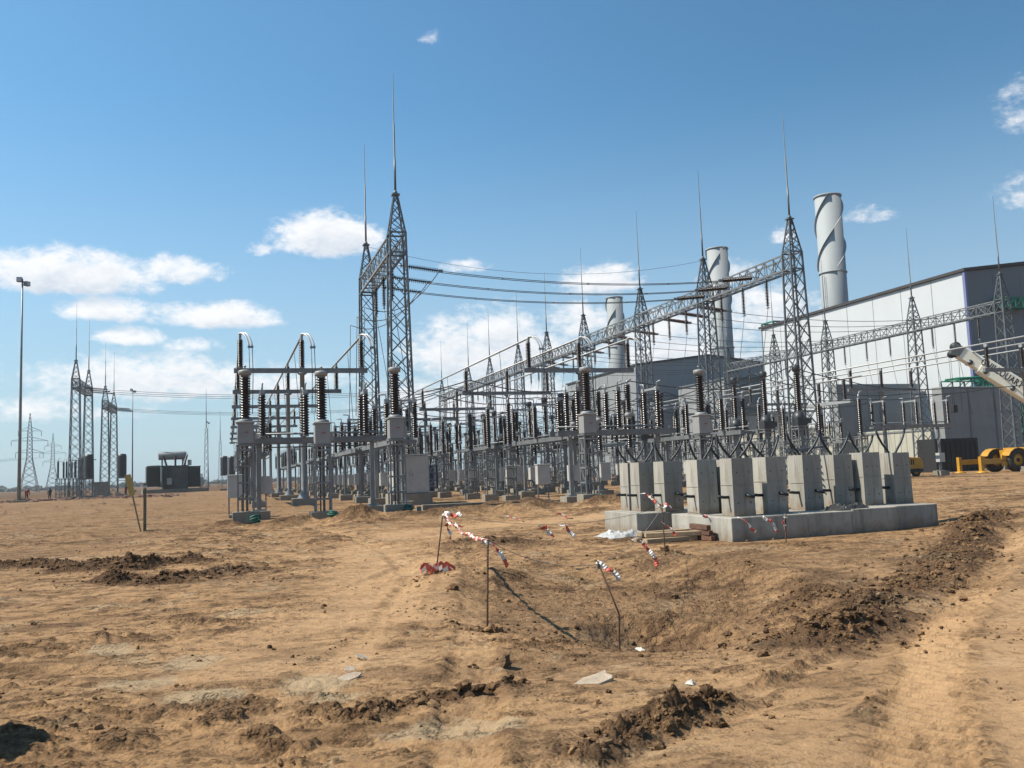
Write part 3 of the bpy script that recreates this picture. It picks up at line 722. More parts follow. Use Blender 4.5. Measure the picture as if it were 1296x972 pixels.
# flexible connections along each phase of the bays
def catenary(a, b, sag, n=10):
    a, b = Vector(a), Vector(b)
    return [a.lerp(b, t / n) - Vector((0, 0, sag * 4 * (t / n) * (1 - t / n))) for t in range(n + 1)]
for b in range(0, 5):
    for j in (-1, 0, 1):
        y = BAYS[b] + 4 * j
        xs = [(9.4, 5.8), (11.8, 6.4), (14.8, 5.8), (16.8, 5.8), (18.6, 5.8), (20.8, 6.3), (26.7, 5.8), (31.0, 7.1), (34.6, 6.3), (37.8, 5.8), (42.8, 5.8), (46.5, 5.8), (50, 6.2)]
        if b > 1: xs = xs[:10]
        pts = []
        for (xa, za), (xb, zb) in zip(xs[:-1], xs[1:]):
            pts += catenary((xa, y, za), (xb, y, zb), 0.022 * (xb - xa), 6)[:-1]
        o = MB().tube(pts, 0.03, CABLE, 5).build('jumper_cable')
        tag(o, f'sagging jumper cable along the {FMB[j + 1]} phase of the {BAYW[b]} equipment bay', 'cable', 'jumper cables between the equipment')

# ------------------------------------------------------------------ gantries
def lattice(mb, z0, z1, w0, w1, n, leg, br, m):
    def P(z, sx, sy):
        w = w0 + (w1 - w0) * (z - z0) / (z1 - z0); return Vector((sx * w / 2, sy * w / 2, z))
    for sx in (-1, 1):
        for sy in (-1, 1): mb.bar(P(z0, sx, sy), P(z1, sx, sy), leg, m)
    zs = [z0 + (z1 - z0) * i / n for i in range(n + 1)]
    for a, b in zip(zs[:-1], zs[1:]):
        for s1, s2 in (((-1, -1), (1, -1)), ((1, -1), (1, 1)), ((1, 1), (-1, 1)), ((-1, 1), (-1, -1))):
            mb.bar(P(a, *s1), P(b, *s2), br, m); mb.bar(P(a, *s2), P(b, *s1), br, m)
def make_tower():
    t = thing('lattice_tower', '', 'lattice tower')
    for sx in (-1, 1):
        for sy in (-1, 1): footing(t, (sx * 0.8, sy * 0.8, 0), 0.8, 0.8, 0.35)
    def sh(mb):
        lattice(mb, 0.3, 17.2, 1.55, 1.0, 13, 0.12, 0.05, STEELD)
        for z in (15.9, 17.2):
            for s in (-1, 1): mb.bar((-.55, s * .52, z), (.55, s * .52, z), 0.1, STEELD); mb.bar((s * .52, -.55, z), (s * .52, .55, z), 0.1, STEELD)
    share('shaft', t, 'tw_shaft', sh)
    def pk(mb):
        lattice(mb, 17.2, 19.75, 1.0, 0.22, 4, 0.09, 0.045, STEELD)
        mb.box((0, 0, 19.8), (0.5, 0.5, 0.08), STEELD); mb.lathe([(0.2, 19.84), (0.08, 20.1)], STEELD, 8)
    share('peak', t, 'tw_peak', pk)
    share('lightning_rod', t, 'tw_rod', lambda mb: mb.tube([(0, 0, 20), (0, 0, 22.2), (0, 0, 22.21), (0, 0, 24.6), (0, 0, 24.61), (0.03, 0, 28.0)], [0.075, 0.075, 0.055, 0.055, 0.038, 0.02], STEELD, 8))
    return t
def beam_mesh(L):
    mb = MB(); n = max(4, int(round(L / 1.15))); st = L / n
    for sx in (-.5, .5):
        for z in (15.95, 17.1): mb.bar((sx, 0, z), (sx, L, z), 0.11 if z > 16.5 else 0.14, STEEL)
    for i in range(n):
        y0, y1 = i * st, (i + 1) * st
        for sx in (-.5, .5):
            a, b = (15.95, 17.1) if i % 2 else (17.1, 15.95)
            mb.bar((sx, y0, a), (sx, y1, b), 0.06, STEEL); mb.bar((sx, y1, 15.95), (sx, y1, 17.1), 0.05, STEEL)
        mb.bar((-.5, y0, 17.1), (.5, y1, 17.1), 0.05, STEEL); mb.bar((.5, y0, 15.95), (-.5, y1, 15.95), 0.05, STEEL); mb.bar((-.5, y1, 15.95), (.5, y1, 15.95), 0.05, STEEL)
    return mb
def string_mesh(mb, L=2.3, m=PORC):
    n = 17; st = (L - .3) / n; p = [(0.03, 0)]
    for k in range(n):
        z = 0.15 + k * st; p += [(0.05, z), (0.15, z + st * .35), (0.14, z + st * .55), (0.05, z + st * .8)]
    p.append((0.03, L)); mb.lathe([(r, -z) for r, z in p][::-1], m, 10)
    mb.box((0, 0, -L), (0.12, 0.3, 0.08), STEEL)
YT = [55.6, 68.45, 81.2, 96.5, 109.3, 121.5, 136.3, 149.5, 170.0]
GANTRY = [('tall left gantry', 10.5, [55.5, 68.4]), ('long middle gantry', 40.45, YT), ('rear gantry before the white hall', 75.2, [69.4, 81.7, 97.3, 109.0, 121.5]),
          ('nearer far-left gantry', -20.6, [139.5, 151.9]), ('farther far-left gantry', -21.1, [176.1, 189.0])]
for g, (gn, gx, ys) in enumerate(GANTRY):
    for k, y in enumerate(ys):
        pre = f'{ORD[k]} lattice tower' if len(ys) > 2 else f'{["front", "rear"][k]} lattice tower'
        place('tower', make_tower, f'{pre} with lightning rod in the {gn}', (gx, y, 0), 0, f'towers of the {gn}')
    for k, (ya, yb) in enumerate(zip(ys[:-1], ys[1:])):
        o = beam_mesh(yb - ya - 1.1).build('gantry_beam', loc=(gx, ya + .55, 0))
        tag(o, f'{ORD[k]} lattice crossbeam joining towers of the {gn}' if len(ys) > 2 else f'lattice crossbeam between both towers of the {gn}', 'crossbeam', f'crossbeams of the {gn}')
        if g >= 3: continue
        for q in range(3):
            yy = ya + (yb - ya) * (0.24 + 0.26 * q)
            o = place('hang', lambda: tag(MB_string(), '', 'insulator string'), f'{FMB[q]} insulator string hanging from {"the" if len(ys) == 2 else ORD[k]} crossbeam of the {gn}', (gx - 0.3, yy, 15.85), 0, 'hanging insulator strings') if False else None
            if ('hang',) not in PROTO:
                mb = MB(); string_mesh(mb); PROTO[('hang',)] = mb.mesh('insulator_string')
            o = bpy.data.objects.new('insulator_string', PROTO[('hang',)]); COL.objects.link(o); o.location = (gx + (-0.3 if g else 0.2), yy, 15.87)
            tag(o, f'{FMB[q]} dark insulator string hanging from {"the" if len(ys) == 2 else ORD[k]} crossbeam of the {gn}', 'insulator string', 'hanging insulator strings')
            # lead looping from the string to the equipment below
            dx = 1.4 if g != 1 else -1.5
            w = MB().tube(catenary((gx + (-0.3 if g else .2), yy, 13.5), (gx + dx, yy + .3, 5.9), 0.0, 4), 0.022, CABLE, 5).build('down_lead')
            tag(w, f'thin lead dropping from {FMB[q]} string of {"the" if len(ys) == 2 else ORD[k]} crossbeam, {gn}', 'cable', 'down leads of the gantries')
# strung conductors with strain insulators
def strain(a, b, sag, sl, label, m, lab2, r=0.028, twin=True, sides=(True, True)):
    pts = catenary(a, b, sag, 40)
    tot = (Vector(b) - Vector(a)).length
    def at(d):
        t = d / tot; return Vector(a).lerp(Vector(b), t) - Vector((0, 0, sag * 4 * t * (1 - t)))
    for k, side in enumerate(sides):
        if not side: continue
        p, q = (at(0.25), at(0.25 + sl)) if k == 0 else (at(tot - .25), at(tot - .25 - sl))
        dv = (q - p); rot = dv.to_track_quat('Z', 'Y')
        mb = MB(); n = 18; st = (sl - .5) / n; pf = [(0.03, 0), (.03, .25)]
        for i in range(n):
            z = 0.25 + i * st; pf += [(0.05, z), (0.19, z + st * .25), (0.165, z + st * .4), (0.05, z + st * .55)]
        pf += [(0.03, sl - .25), (0.03, sl)]
        mb.lathe(pf, m, 10, rot=rot.to_matrix()); mb.box(rot @ Vector((0, 0, sl - .1)), (0.3, 0.16, 0.2), STEEL)
        mb.tube([(0, 0, 0), -0.3 * dv.normalized()], 0.03, STEEL, 6)
        o = mb.build('strain_insulator', loc=p); tag(o, lab2[k], 'insulator string', 'strain insulator strings')
    inner = [at(0.25 + (sl if sides[0] else 0) + (tot - .5 - sl * (sides[0] + sides[1])) * t / 30) for t in range(31)]
    mb = MB()
    for q in ((-.2, .2) if twin else (0,)):
        mb.tube([p + Vector((0, q, -.05)) for p in inner], r, CABLE, 5)
    if twin:
        for t in (6, 15, 24): mb.bar(inner[t] + Vector((0, -.2, -.05)), inner[t] + Vector((0, .2, -.05)), 0.05, CABLE)
    o = mb.build('overhead_conductor'); tag(o, label, 'conductor', 'overhead conductors')
NTH = ['front', 'middle', 'rear']
for q, y in enumerate((59.6, 63.3, 66.9)):
    strain((11.0, y, 16.2), (39.95, y, 16.2), 0.9, 3.2, f'{NTH[q]} twin conductor from the tall left gantry to the middle gantry', PORC if False else PORC,
           [f'{NTH[q]} dark strain string on the tall left gantry crossbeam', f'{NTH[q]} strain string on the long gantry, facing the left gantry'])
    mb = MB(); mb.tube(catenary((14.3, y, 15.9), (9.0, y + .3, 13.2), 1.3, 8), 0.03, CABLE, 6); mb.tube(catenary((9.0, y + .3, 13.2), (8.8, y + .4, 6.0), 0, 3), 0.025, CABLE, 6)
    tag(mb.build('jumper_loop'), f'{NTH[q]} jumper loop hanging under the tall left gantry crossbeam', 'cable', 'jumper loops of the left gantry')
for q, y in ((1, 68.4),):
    tag(MB().tube(catenary((10.5, y, 19.7), (40.45, y, 19.7), 1.7, 20), 0.014, CABLE, 5).build('shield_wire'), f'thin shield wire strung high between the rear peaks of left and middle gantries', 'wire', 'shield wires')
for k, (ya, yb) in enumerate([(68.45, 81.2), (81.7, 96.9), (97, 109.2), (109.2, 121.5)]):
    for q in range(3):
        y = ya + (yb - ya) * (0.24 + 0.26 * q)
        strain((40.95, y, 16.2), (74.7, y, 16.2), 1.1, 3.2, f'{NTH[q]} conductor in {ORD[k]} span between middle and rear gantries', PORCG,
               [f'{NTH[q]} brown strain string, long gantry side of the {ORD[k]} rear span', ''], twin=False, sides=(True, False))
# lines from the far-left gantries towards the yard, ending on low steel frames hidden in the equipment
for g, (gx, ya, yb) in enumerate([(-20.6, 139.5, 151.9), (-21.1, 176.1, 189.0)]):
    for q in range(3):
        y = ya + (yb - ya) * (0.24 + 0.26 * q)
        strain((gx + .5, y, 16.2), (40.4, y, 16.4), 1.4, 3.0, f'{NTH[q]} line from the {["nearer", "farther"][g]} far-left gantry to the yard', PORC,
               [f'{NTH[q]} strain string on the {["nearer", "farther"][g]} far-left gantry', ''], twin=False, sides=(True, False), r=0.03)

# low busbar frame near the rear gantry
t = thing('busbar_stand', 'short pale beam on a post carrying two brown insulators before the rear gantry', 'busbar support', (53.6, 71.0, 0))
footing(t, (0, 0, 0), 1, 1, .4)
MB().box((0, 0, 3.3), (0.3, 0.3, 6.0), STEEL).build('column', t, (0, 0, .4)); MB().box((0, 0, 0), (0.3, 9.0, 0.3), ALU).build('beam', t, (0, 0, 6.85))
for y in (-3.6, 0, 3.6): insulator(t, (0, y, 7.06), 1.72, 0.2, 16)
MB().tube([(0, -6, 0), (0, 7, 0)], 0.06, ALU, 8).build('tube', t, (0, 0, 8.95))

# ------------------------------------------------------------------ cabinets and small yard things
t = thing('equipment_cabinet', 'tall white steel cabinet on a grey plinth behind the ladder stand', 'cabinet', (9.9, 50.6, 0))
MB().box((0, 0, 0.2), (2.35, 2.0, 0.9), CONCD).build('plinth', t, bevel=.02)
MB().box((0, 0, 1.72), (2.05, 1.7, 2.1), PAINT).build('body', t, bevel=.02)
MB().box((0, 0, 2.82), (2.15, 1.8, 0.07), PAINT).build('roof', t)
for s in (-1, 1):
    d = MB().box((s * .5, -.857, 1.72), (0.94, 0.012, 1.9), PAINT).build('door', t); MB().box((s * .08, -.875, 1.7), (0.03, 0.03, 0.18), STEEL).build('handle', d)
t = thing('storage_container', 'dark blue steel container standing beyond the white cabinet', 'container', (18.6, 88.6, 0))
mb = MB(); mb.box((0, 0, 1.3), (2.3, 5.6, 2.5), BLUE)
for k in range(18): mb.box((-1.16, -2.7 + k * .31, 1.3), (0.04, 0.12, 2.3), BLUE)
for k in range(7): mb.box((-1.0 + k * .32, -2.81, 1.3), (0.12, 0.04, 2.3), BLUE)
mb.build('body', t)
for s in (-1, 1):
    MB().box((s * 1.12, 0, 0.08), (0.14, 5.7, 0.16), BLACK).build('bottom_rail', t)
for k, (x, y) in enumerate([(15.6, 43.6), (14.9, 46.6), (21.9, 45.5), (0.35, 42.6), (24.8, 52)]):
    def mkbox():
        t = thing('control_box', '', 'control box')
        footing(t, (0, 0, 0), 0.6, 0.5, 0.2)
        [share('leg', t, 'cb_leg', lambda mb: mb.bar((0, 0, 0.15), (0, 0, 0.95), 0.06, STEEL), (sx * .28, 0, 0)) for sx in (-1, 1)]
        share('body', t, 'cb_body', lambda mb: (mb.box((0, 0, 0), (0.7, 0.4, 1.0), PAINT), mb.box((0, 0, .53), (0.77, 0.47, 0.05), PAINT)), (0, 0, 1.45), bevel=.03)
        return t
    place('cbox', mkbox, ['white control box just left of the lone central transformer', 'white control box farther left of the lone central transformer', 'white control box behind the concrete blocks',
                          'white control box behind the leftmost oil transformer', 'white control box under the central busbars'][k], (x, y, 0), 0, 'white control boxes')
# long low kerb of the cable trench
for k, (x0, x1, y) in enumerate([(8.0, 13.6, 38.0), (15.9, 20.8, 37.9)]):
    o = MB().box(((x0 + x1) / 2, y, 0.08), (x1 - x0, 0.28, 0.62), CONCD).build('trench_kerb', bevel=.02)
    tag(o, ['low concrete trench kerb between white cabinet and lone transformer', 'low concrete trench kerb behind the concrete blocks'][k], 'kerb', 'concrete trench kerbs')
o = MB().box((12.2, 33.2 + 7.0, 0.05), (8.0, 0.25, 0.4), CONCD).build('trench_kerb'); tag(o, 'second low trench kerb farther back beside the white cabinet', 'kerb', 'concrete trench kerbs')

# ------------------------------------------------------------------ concrete foundations in front
def cast_concrete():
    m = mat('cast_concrete', (0.40, 0.378, 0.335), 0.9, 0, 0.2, 2.4, 0.35, 45, stain=(0.17, 0.14, 0.105), stain_amt=0.75, streak=True)
    nt = m.node_tree; N, L = nt.nodes, nt.links; b = N['Principled BSDF']; src = b.inputs['Base Color'].links[0].from_socket
    tc = N.new('ShaderNodeTexCoord'); sp = N.new('ShaderNodeSeparateXYZ'); L.new(tc.outputs['Object'], sp.inputs[0])
    n = N.new('ShaderNodeTexNoise'); n.inputs['Scale'].default_value = 6; n.inputs['Detail'].default_value = 6; L.new(tc.outputs['Object'], n.inputs['Vector'])
    ma = N.new('ShaderNodeMath'); ma.operation = 'MULTIPLY_ADD'; L.new(n.outputs['Fac'], ma.inputs[0]); ma.inputs[1].default_value = -.5; L.new(sp.outputs[2], ma.inputs[2])
    mr_ = N.new('ShaderNodeMapRange'); mr_.inputs[1].default_value = -.30; mr_.inputs[2].default_value = 0.0; mr_.inputs[3].default_value = .75; mr_.inputs[4].default_value = 0; L.new(ma.outputs[0], mr_.inputs[0])
    mx = N.new('ShaderNodeMix'); mx.data_type = 'RGBA'; L.new(mr_.outputs[0], mx.inputs['Factor']); L.new(src, mx.inputs['A']); mx.inputs['B'].default_value = (.16, .105, .062, 1); L.new(mx.outputs['Result'], b.inputs['Base Color'])
    return m
CASTC = cast_concrete()
def slab(x0, x1, y0, y1, h, rz, z, label):
    o = MB().box((0, 0, h / 2 - .1), (x1 - x0, y1 - y0, h + .2), CASTC).build('concrete_slab', loc=((x0 + x1) / 2, (y0 + y1) / 2, z), bevel=.018)
    o.rotation_euler = (0, 0, rz); tag(o, label, 'concrete slab', 'concrete foundation slabs')
slab(10.45, 12.42, 17.15, 19.9, .5, 0, 0, 'front slab with its pale left end beside the timber pile')
slab(12.44, 13.72, 17.22, 19.6, .5, R(.8), 0, 'short slab second from the timber end of the front row')
slab(13.75, 15.02, 17.3, 19.6, .52, R(-.6), 0.01, 'slab third from the timber end of the front row')
slab(15.05, 16.35, 17.5, 19.7, .5, R(1.2), 0.03, 'slab at the right end of the front row')
slab(9.95, 12.6, 20.75, 22.9, .5, R(-1.5), 0, 'rear slab behind the timber pile')
COLS = [(10.45, 22.3, 1.3, 'small rear pillar at the left end of the concrete row'), (10.42, 21.55, 1.3, 'second concrete pillar from the left end, on the rear slab'), (10.75, 20.78, 1.3, 'third pillar from the left, on the rear slab corner'),
        (10.68, 18.92, 1.3, 'pillar just behind the front slab left corner'), (10.75, 17.5, 1.3, 'nearest wide pillar at the front slab corner'), (11.78, 17.72, 1.3, 'pillar sixth from the left along the front slab'),
        (13.05, 18.1, 1.32, 'tall stained pillar at the middle of the row'), (14.2, 18.45, 1.3, 'pillar third from the right end, pale left face'), (14.85, 18.2, 1.33, 'pillar second from the right end of the row'),
        (15.85, 18.3, 1.3, 'rightmost concrete pillar on the end slab'),
        (11.35, 19.0, 1.28, 'half hidden pillar in the gap behind the nearest wide pillar'), (12.35, 19.25, 1.27, 'half hidden pillar behind the stained middle pillar'), (13.85, 19.35, 1.27, 'half hidden pillar behind the third pillar from the right end')]
for k, (x, y, h, l) in enumerate(COLS):
    t = thing('foundation_pillar', l, 'concrete pillar', (x, y, 0.5), R(random.uniform(-2.5, 2.5)), 'concrete foundation pillars')
    wx = 0.55 if k not in (0, 1) else 0.48
    mb = MB(); mb.add([(0, 0, 0), (wx, 0, 0), (wx, .55, 0), (0, .55, 0), (0.012, .01, h), (wx - .015, .012, h), (wx - .01, .54, h), (.01, .54, h)],
                      [(3,2,1,0),(4,5,6,7),(0,1,5,4),(1,2,6,5),(2,3,7,6),(3,0,4,7)], CASTC)
    mb.box((wx / 2, -.001, .66 + .04 * (k % 3)), (wx - .03, .006, .012), CASTC); mb.box((-.0, .28, .66 + .04 * (k % 3)), (.012, .5, .012), CASTC)
    for hz_ in (.3, .98):
        for hx_ in (.12, wx - .12): mb.lathe([(.014, 0), (.014, .012)], BOLT, 8, (hx_, .002, hz_), Matrix.Rotation(R(90), 3, 'X'))
    mb.build('shaft', t, bevel=.015)
    for s in (-1, 1):
        a = random.uniform(-.5, .5); q = random.uniform(.8, 1.2)
        dx, dy = s * math.cos(a), s * math.sin(a) + random.uniform(-.3, .3)
        bx, by = wx / 2 + s * .07, .3
        pts = [(bx, by, h - .05), (bx + dx * .08, by + dy * .08, h + .06), (bx + dx * .2 * q, by + dy * .2, h + .2 * q), (bx + dx * .30 * q, by + dy * .3, h + .36 * q), (bx + dx * .36 * q, by + dy * .34, h + .52 * q)]
        MB().tube(pts, 0.028, BOLT, 8).build('anchor_bolt', t)
    MB().tube([(0.05, .2, .43), (-.10, .2, .43), (-.27, .19, .45)], 0.035, BOLT, 8).build('lifting_pin', t)
    if k in (4, 5, 6, 2): MB().tube([(wx * .6, .05, .47), (wx * .62, -.06, .46), (wx * .85, -.14, .42)], 0.035, BOLT, 8).build('lifting_pin', t)
# bars lying across pillar tops
mb = MB()
for k in range(6): mb.bar((0 + k * .13, .25, .06 + k * .012), (0.2 + k * .13, 0.75, .2), 0.03, BOLT)
for s in (0, .5): mb.bar((0.05 + s * .35, .1 + s, .12), (0.95 + s * .3, .1 + s, .2), 0.045, STEELD)
o = mb.build('steel_grate', loc=(13.35, 18.75, 1.82)); tag(o, 'tangle of dark steel bars lying on the tall middle pillar', 'steel bars')
o = MB().box((14.62, 18.9, 0.95), (0.12, .5, .9), BLACK).build('black_board', bevel=.01); tag(o, 'dark board upright between two right-hand pillars', 'board')  # black upright panel filling the next pillar gap
# crumpled black sheet filling the gap between pillars
def crumple(name, w, d, hgt, m, loc, label, cat, seed, rz=0, nx=26, ny=18):
    gx, gy = np.meshgrid(np.linspace(-w / 2, w / 2, nx), np.linspace(-d / 2, d / 2, ny), indexing='ij')
    z = hgt * np.clip(0.35 + 0.9 * np.abs(fbm(gx, gy, min(w, d) * .35, 4, seed, .65)), 0, 2) * np.clip(1.1 - (np.abs(gx) / (w / 2)) ** 4, 0, 1) * np.clip(1.1 - (np.abs(gy) / (d / 2)) ** 4, 0, 1)
    gx2 = gx + .12 * d * fbm(gx, gy, .4, 2, seed + 5); gy2 = gy + .15 * d * fbm(gx, gy, .4, 2, seed + 6)
    vs = np.stack([gx2.ravel(), gy2.ravel(), z.ravel()], 1).tolist()
    fs = [(i * ny + j, (i + 1) * ny + j, (i + 1) * ny + j + 1, i * ny + j + 1) for i in range(nx - 1) for j in range(ny - 1)]
    o = MB().add(vs, fs, m).build(name, loc=loc); o.rotation_euler = (0, 0, rz)
    sd = o.modifiers.new('thick', 'SOLIDIFY'); sd.thickness = 0.004
    return tag(o, label, cat)
crumple('black_sheet', 1.0, .7, .2, BLACK, (13.95, 17.72, .5), 'crumpled black sheeting on the slab between pillars', 'tarpaulin', 300)
crumple('plastic_sheet', 1.3, 0.9, .22, PLASTIC, (9.35, 20.3, gz(9.35, 20.3)), 'crumpled clear plastic sheet beside the rear slab', 'plastic sheet', 310)
crumple('plastic_sheet', 1.3, 0.5, .07, PLASTIC, (9.75, 19.25, gz(9.75, 19.25) + .01), 'flat strip of clear plastic sheet before the timber pile', 'plastic sheet', 320, R(-15))
for k in range(4):
    z = 0.06 + 0.11 * (k // 2); y = 18.3 + .5 * (k % 2) + .04 * k
    o = MB().box((0, 0, 0), (1.25, 0.26, 0.10), WOOD).build('timber_plank', loc=(9.55 + .05 * k, y, gz(9.6, 18.4) + z), bevel=.008); o.rotation_euler = (0, R(random.uniform(-3, 3)), R(random.uniform(-9, 9) - 8))
    tag(o, ['front bottom plank of the timber pile by the slab', 'rear bottom plank of the timber pile', 'front middle plank of the timber pile', 'rear middle plank of the timber pile', 'topmost plank of the timber pile'][k], 'plank', 'timber pile')
for k in range(3):
    o = MB().box((0, 0, 0), (0.11, 0.9, 0.11), WOODD).build('timber_block', loc=(10.27, 18.15 + .03 * k, gz(10.2, 18) + 0.06 + .118 * k), bevel=.01); o.rotation_euler = (0, 0, R(4 - 4 * k))
    tag(o, ['bottom', 'middle', 'top'][k] + ' dark brown timber block between planks and slab', 'timber block', 'dark timber blocks')

# ------------------------------------------------------------------ barrier stakes, twine, tape
def stake(x, y, top, label, bend=None, r=0.012):
    z = gz(x, y)
    pts = [(0, 0, -.2), (0, 0, 0)] + ([bend] if bend else []) + [top]
    mb = MB(); mb.tube(pts, r, RUST, 7)
    L = Vector(top).length
    for k in range(int(L / .035)):
        p = Vector(top) * (k / (L / .035)) if not bend else None
        if p is not None: mb.lathe([(r, 0), (r * 1.3, .006), (r, .012)], RUST, 6, p)
    tv = Vector(top); 
    for q in range(3):   # twine wound round the top
        mb.lathe([(r * 1.2, 0), (r * 2.2, .012), (r * 1.2, .024)], TWINE, 7, tv - Vector((0, 0, .05 + .025 * q)))
    o = mb.build('barrier_stake', loc=(x, y, z)); tag(o, label, 'stake', 'rusty barrier stakes')
    return Vector((x, y, z)) + tv - Vector((0, 0, .04))
def lp(p): return Vector(p)
def stop(x, y, top): return (top[0] - x, top[1] - y, top[2])
S1 = stake(3.38, 14.99, (.13, -.05, .96), 'rusty stake with red tape heaped at its foot')
S2 = stake(2.87, 10.15, (.05, .02, 1.07), 'tallest rusty stake standing closest to the camera')
S3 = stake(4.35, 9.75, (-.12, .25, 1.12), 'bent leaning stake rising from the small hole', (0.06, .1, .5))
S4 = stake(7.96, 15.49, (-.02, 0, .88), 'short rusty stake in front of the timber pile')
S5 = stake(10.96, 15.93, (.03, 0, .62), 'short stake close to the front slab face')
S6 = Vector((10.4, 22.3, .95))
def twine(a, b, sag, label):
    o = MB().tube(catenary(a, b, sag, 16), 0.0045, TWINE, 5).build('barrier_twine'); tag(o, label, 'twine', 'barrier twine')
twine(S1, S2, .10, 'twine between the taped stake and the tallest stake'); twine(S2, S3, .12, 'twine between the tallest stake and the bent stake')
twine(S3, S4, .16, 'twine between the bent stake and the stake by the timber'); twine(S4, S5, .10, 'twine from the timber stake to the slab stake')
twine(S1, S4, .25, 'twine along the far side of the basin')
def ribbon(pts, w, label, seed=0, twist=1.2):
    rnd = random.Random(seed); P = [Vector(p) for p in pts]
    # resample
    D = []; n = 0
    for a, b in zip(P[:-1], P[1:]):
        k = max(1, int((b - a).length / .03)); D += [a.lerp(b, i / k) for i in range(k)]
    D.append(P[-1]); mb = MB(); vs = []; ph = rnd.uniform(0, 6)
    for i, p in enumerate(D):
        t = (D[min(i + 1, len(D) - 1)] - D[max(i - 1, 0)]).normalized()
        s = t.cross(Vector((0, 0, 1))); s = s.normalized() if s.length > .1 else Vector((1, 0, 0)); u = s.cross(t)
        a = ph + twist * math.sin(i * .15 + ph) + i * .025
        d = (s * math.cos(a) + u * math.sin(a)) * w / 2
        j = Vector((rnd.gauss(0, .0025), rnd.gauss(0, .0025), rnd.gauss(0, .0025)))
        vs += [p + d + j, p - d + j]
    per = 4
    for i in range(len(D) - 1):
        m = TAPER if (i // per) % 2 else TAPEW
        mb.add([vs[2 * i], vs[2 * i + 1], vs[2 * i + 3], vs[2 * i + 2]], [(0, 1, 2, 3)], m, True)
    o = mb.build('barrier_tape'); sd = o.modifiers.new('thick', 'SOLIDIFY'); sd.thickness = .002
    tag(o, label, 'barrier tape', 'red and white barrier tape')
def flap(base, dirv, L, label, seed):
    base = Vector(base); d = Vector(dirv); rnd = random.Random(seed)
    pts = [base + d * (L * t / 6) + Vector((rnd.gauss(0, .02), rnd.gauss(0, .02), -.25 * L * (t / 6) ** 2 + rnd.gauss(0, .02))) for t in range(7)]
    ribbon(pts, .065, label, seed, 1.1)
tp = catenary(S1, S2, .10, 10)
ribbon([p + Vector((0, 0, .02 * math.sin(i * 2))) for i, p in enumerate(tp)], .06, 'long striped tape strung between the taped and tallest stakes', 5, 2.2)
flap(S1, (.5, -.3, .1), .55, 'tape flap tied at the top of the taped stake', 1)
flap(tp[3], (.4, .3, .15), .5, 'tape flap blowing off the left string', 2)
flap(tp[9], (.6, .2, -.3), .65, 'tape tail hanging beside the tallest stake', 3)
flap(S1 + Vector((.02, 0, -.02)), (.2, -.1, -.9), .35, 'tape tail dangling from the taped stake', 4)
t2 = catenary(S2, S3, .12, 10)
t3 = catenary(S1, S4, .25, 10)
flap(t3[4], (.5, -.1, -.2), .55, 'tape flap low on the far string, left of two', 6); flap(t3[5], (.5, -.15, -.2), .55, 'tape flap low on the far string, right of two', 7)
flap(S3, (.6, -.2, -.2), .45, 'tape flap tied on the bent stake', 8)
t4 = catenary(S3, S4, .16, 10)
flap(t4[5], (.45, -.2, -.35), .65, 'tape flap midway to the timber stake', 9); flap(S4, (.6, .1, .2), .4, 'tape flap at the top of the timber stake', 10); flap(S4 - Vector((0, 0, .3)), (.6, .1, -.25), .5, 'tape flap halfway down the timber stake', 11)
t5 = catenary(S4, S5, .10, 10)
flap(t5[3], (.5, .2, -.1), .5, 'tape flap before the front slab left end', 12); flap(t5[6], (.6, .1, -.25), .7, 'tape flap before the front slab face', 13); flap(t5[8], (.6, 0, -.3), .55, 'tape flap nearest the slab stake', 14)
flap(S5, (-.1, 0, -.8), .35, 'tape wound on the slab stake', 15); flap((10.2, 21.0, 1.02), (.5, -.3, -.25), .8, 'tape bundle hanging at the rear pillars', 16); flap((10.2, 20.6, .95), (.5, -.2, -.3), .6, 'second tape bundle at the rear pillars', 19)
for k, (x, y, l) in enumerate([(8.9, 28.8, 'red tape scrap lying far back on bare soil'), (10.9, 29.5, 'red tape scrap lying near the rear slab')]):
    flap((x, y, gz(x, y) + .22), (.9, -.25, -.1), .8, l, 30 + k)
mb = MB()
for q in range(5):
    a0 = random.uniform(0, 6); c = Vector((random.uniform(-.14, .2), random.uniform(-.1, .1), .03))
    pts = [c + Vector((.15 * math.cos(a0 + i * .6), .1 * math.sin(a0 + i * .6), .05 * math.sin(i * 1.7 + q) + .02 * q)) for i in range(9)]
    vs = []
    for i, p in enumerate(pts): vs += [p + Vector((0, 0, .035)), p + Vector((.015, .01, -.035))]
    for i in range(8): mb.add([vs[2 * i], vs[2 * i + 1], vs[2 * i + 3], vs[2 * i + 2]], [(0, 1, 2, 3)], TAPER if (i + q) % 4 else TAPEW, True)
o = mb.build('tape_heap', loc=(3.32, 14.85, gz(3.32, 14.85))); tag(o, 'crumpled heap of red tape at the foot of the left stake', 'barrier tape')
# drum added out of view to cast shade into the near left corner
t = thing('shade_caster_drum', 'added wooden drum out of view, casting shade into the near left corner', 'cable drum', (-3.0, 6.95, gz(-3.0, 6.95)), R(50))
for sgn_ in (-1, 1): MB().lathe([(.85, -.04), (.85, .04)], WOOD, 32, (0, sgn_ * .36, .83), Matrix.Rotation(R(90), 3, 'X'), smooth=False).build('flange', t)
MB().lathe([(.5, -.32), (.5, .32)], BLACK, 28, (0, 0, .83), Matrix.Rotation(R(90), 3, 'X')).build('cable_winding', t)
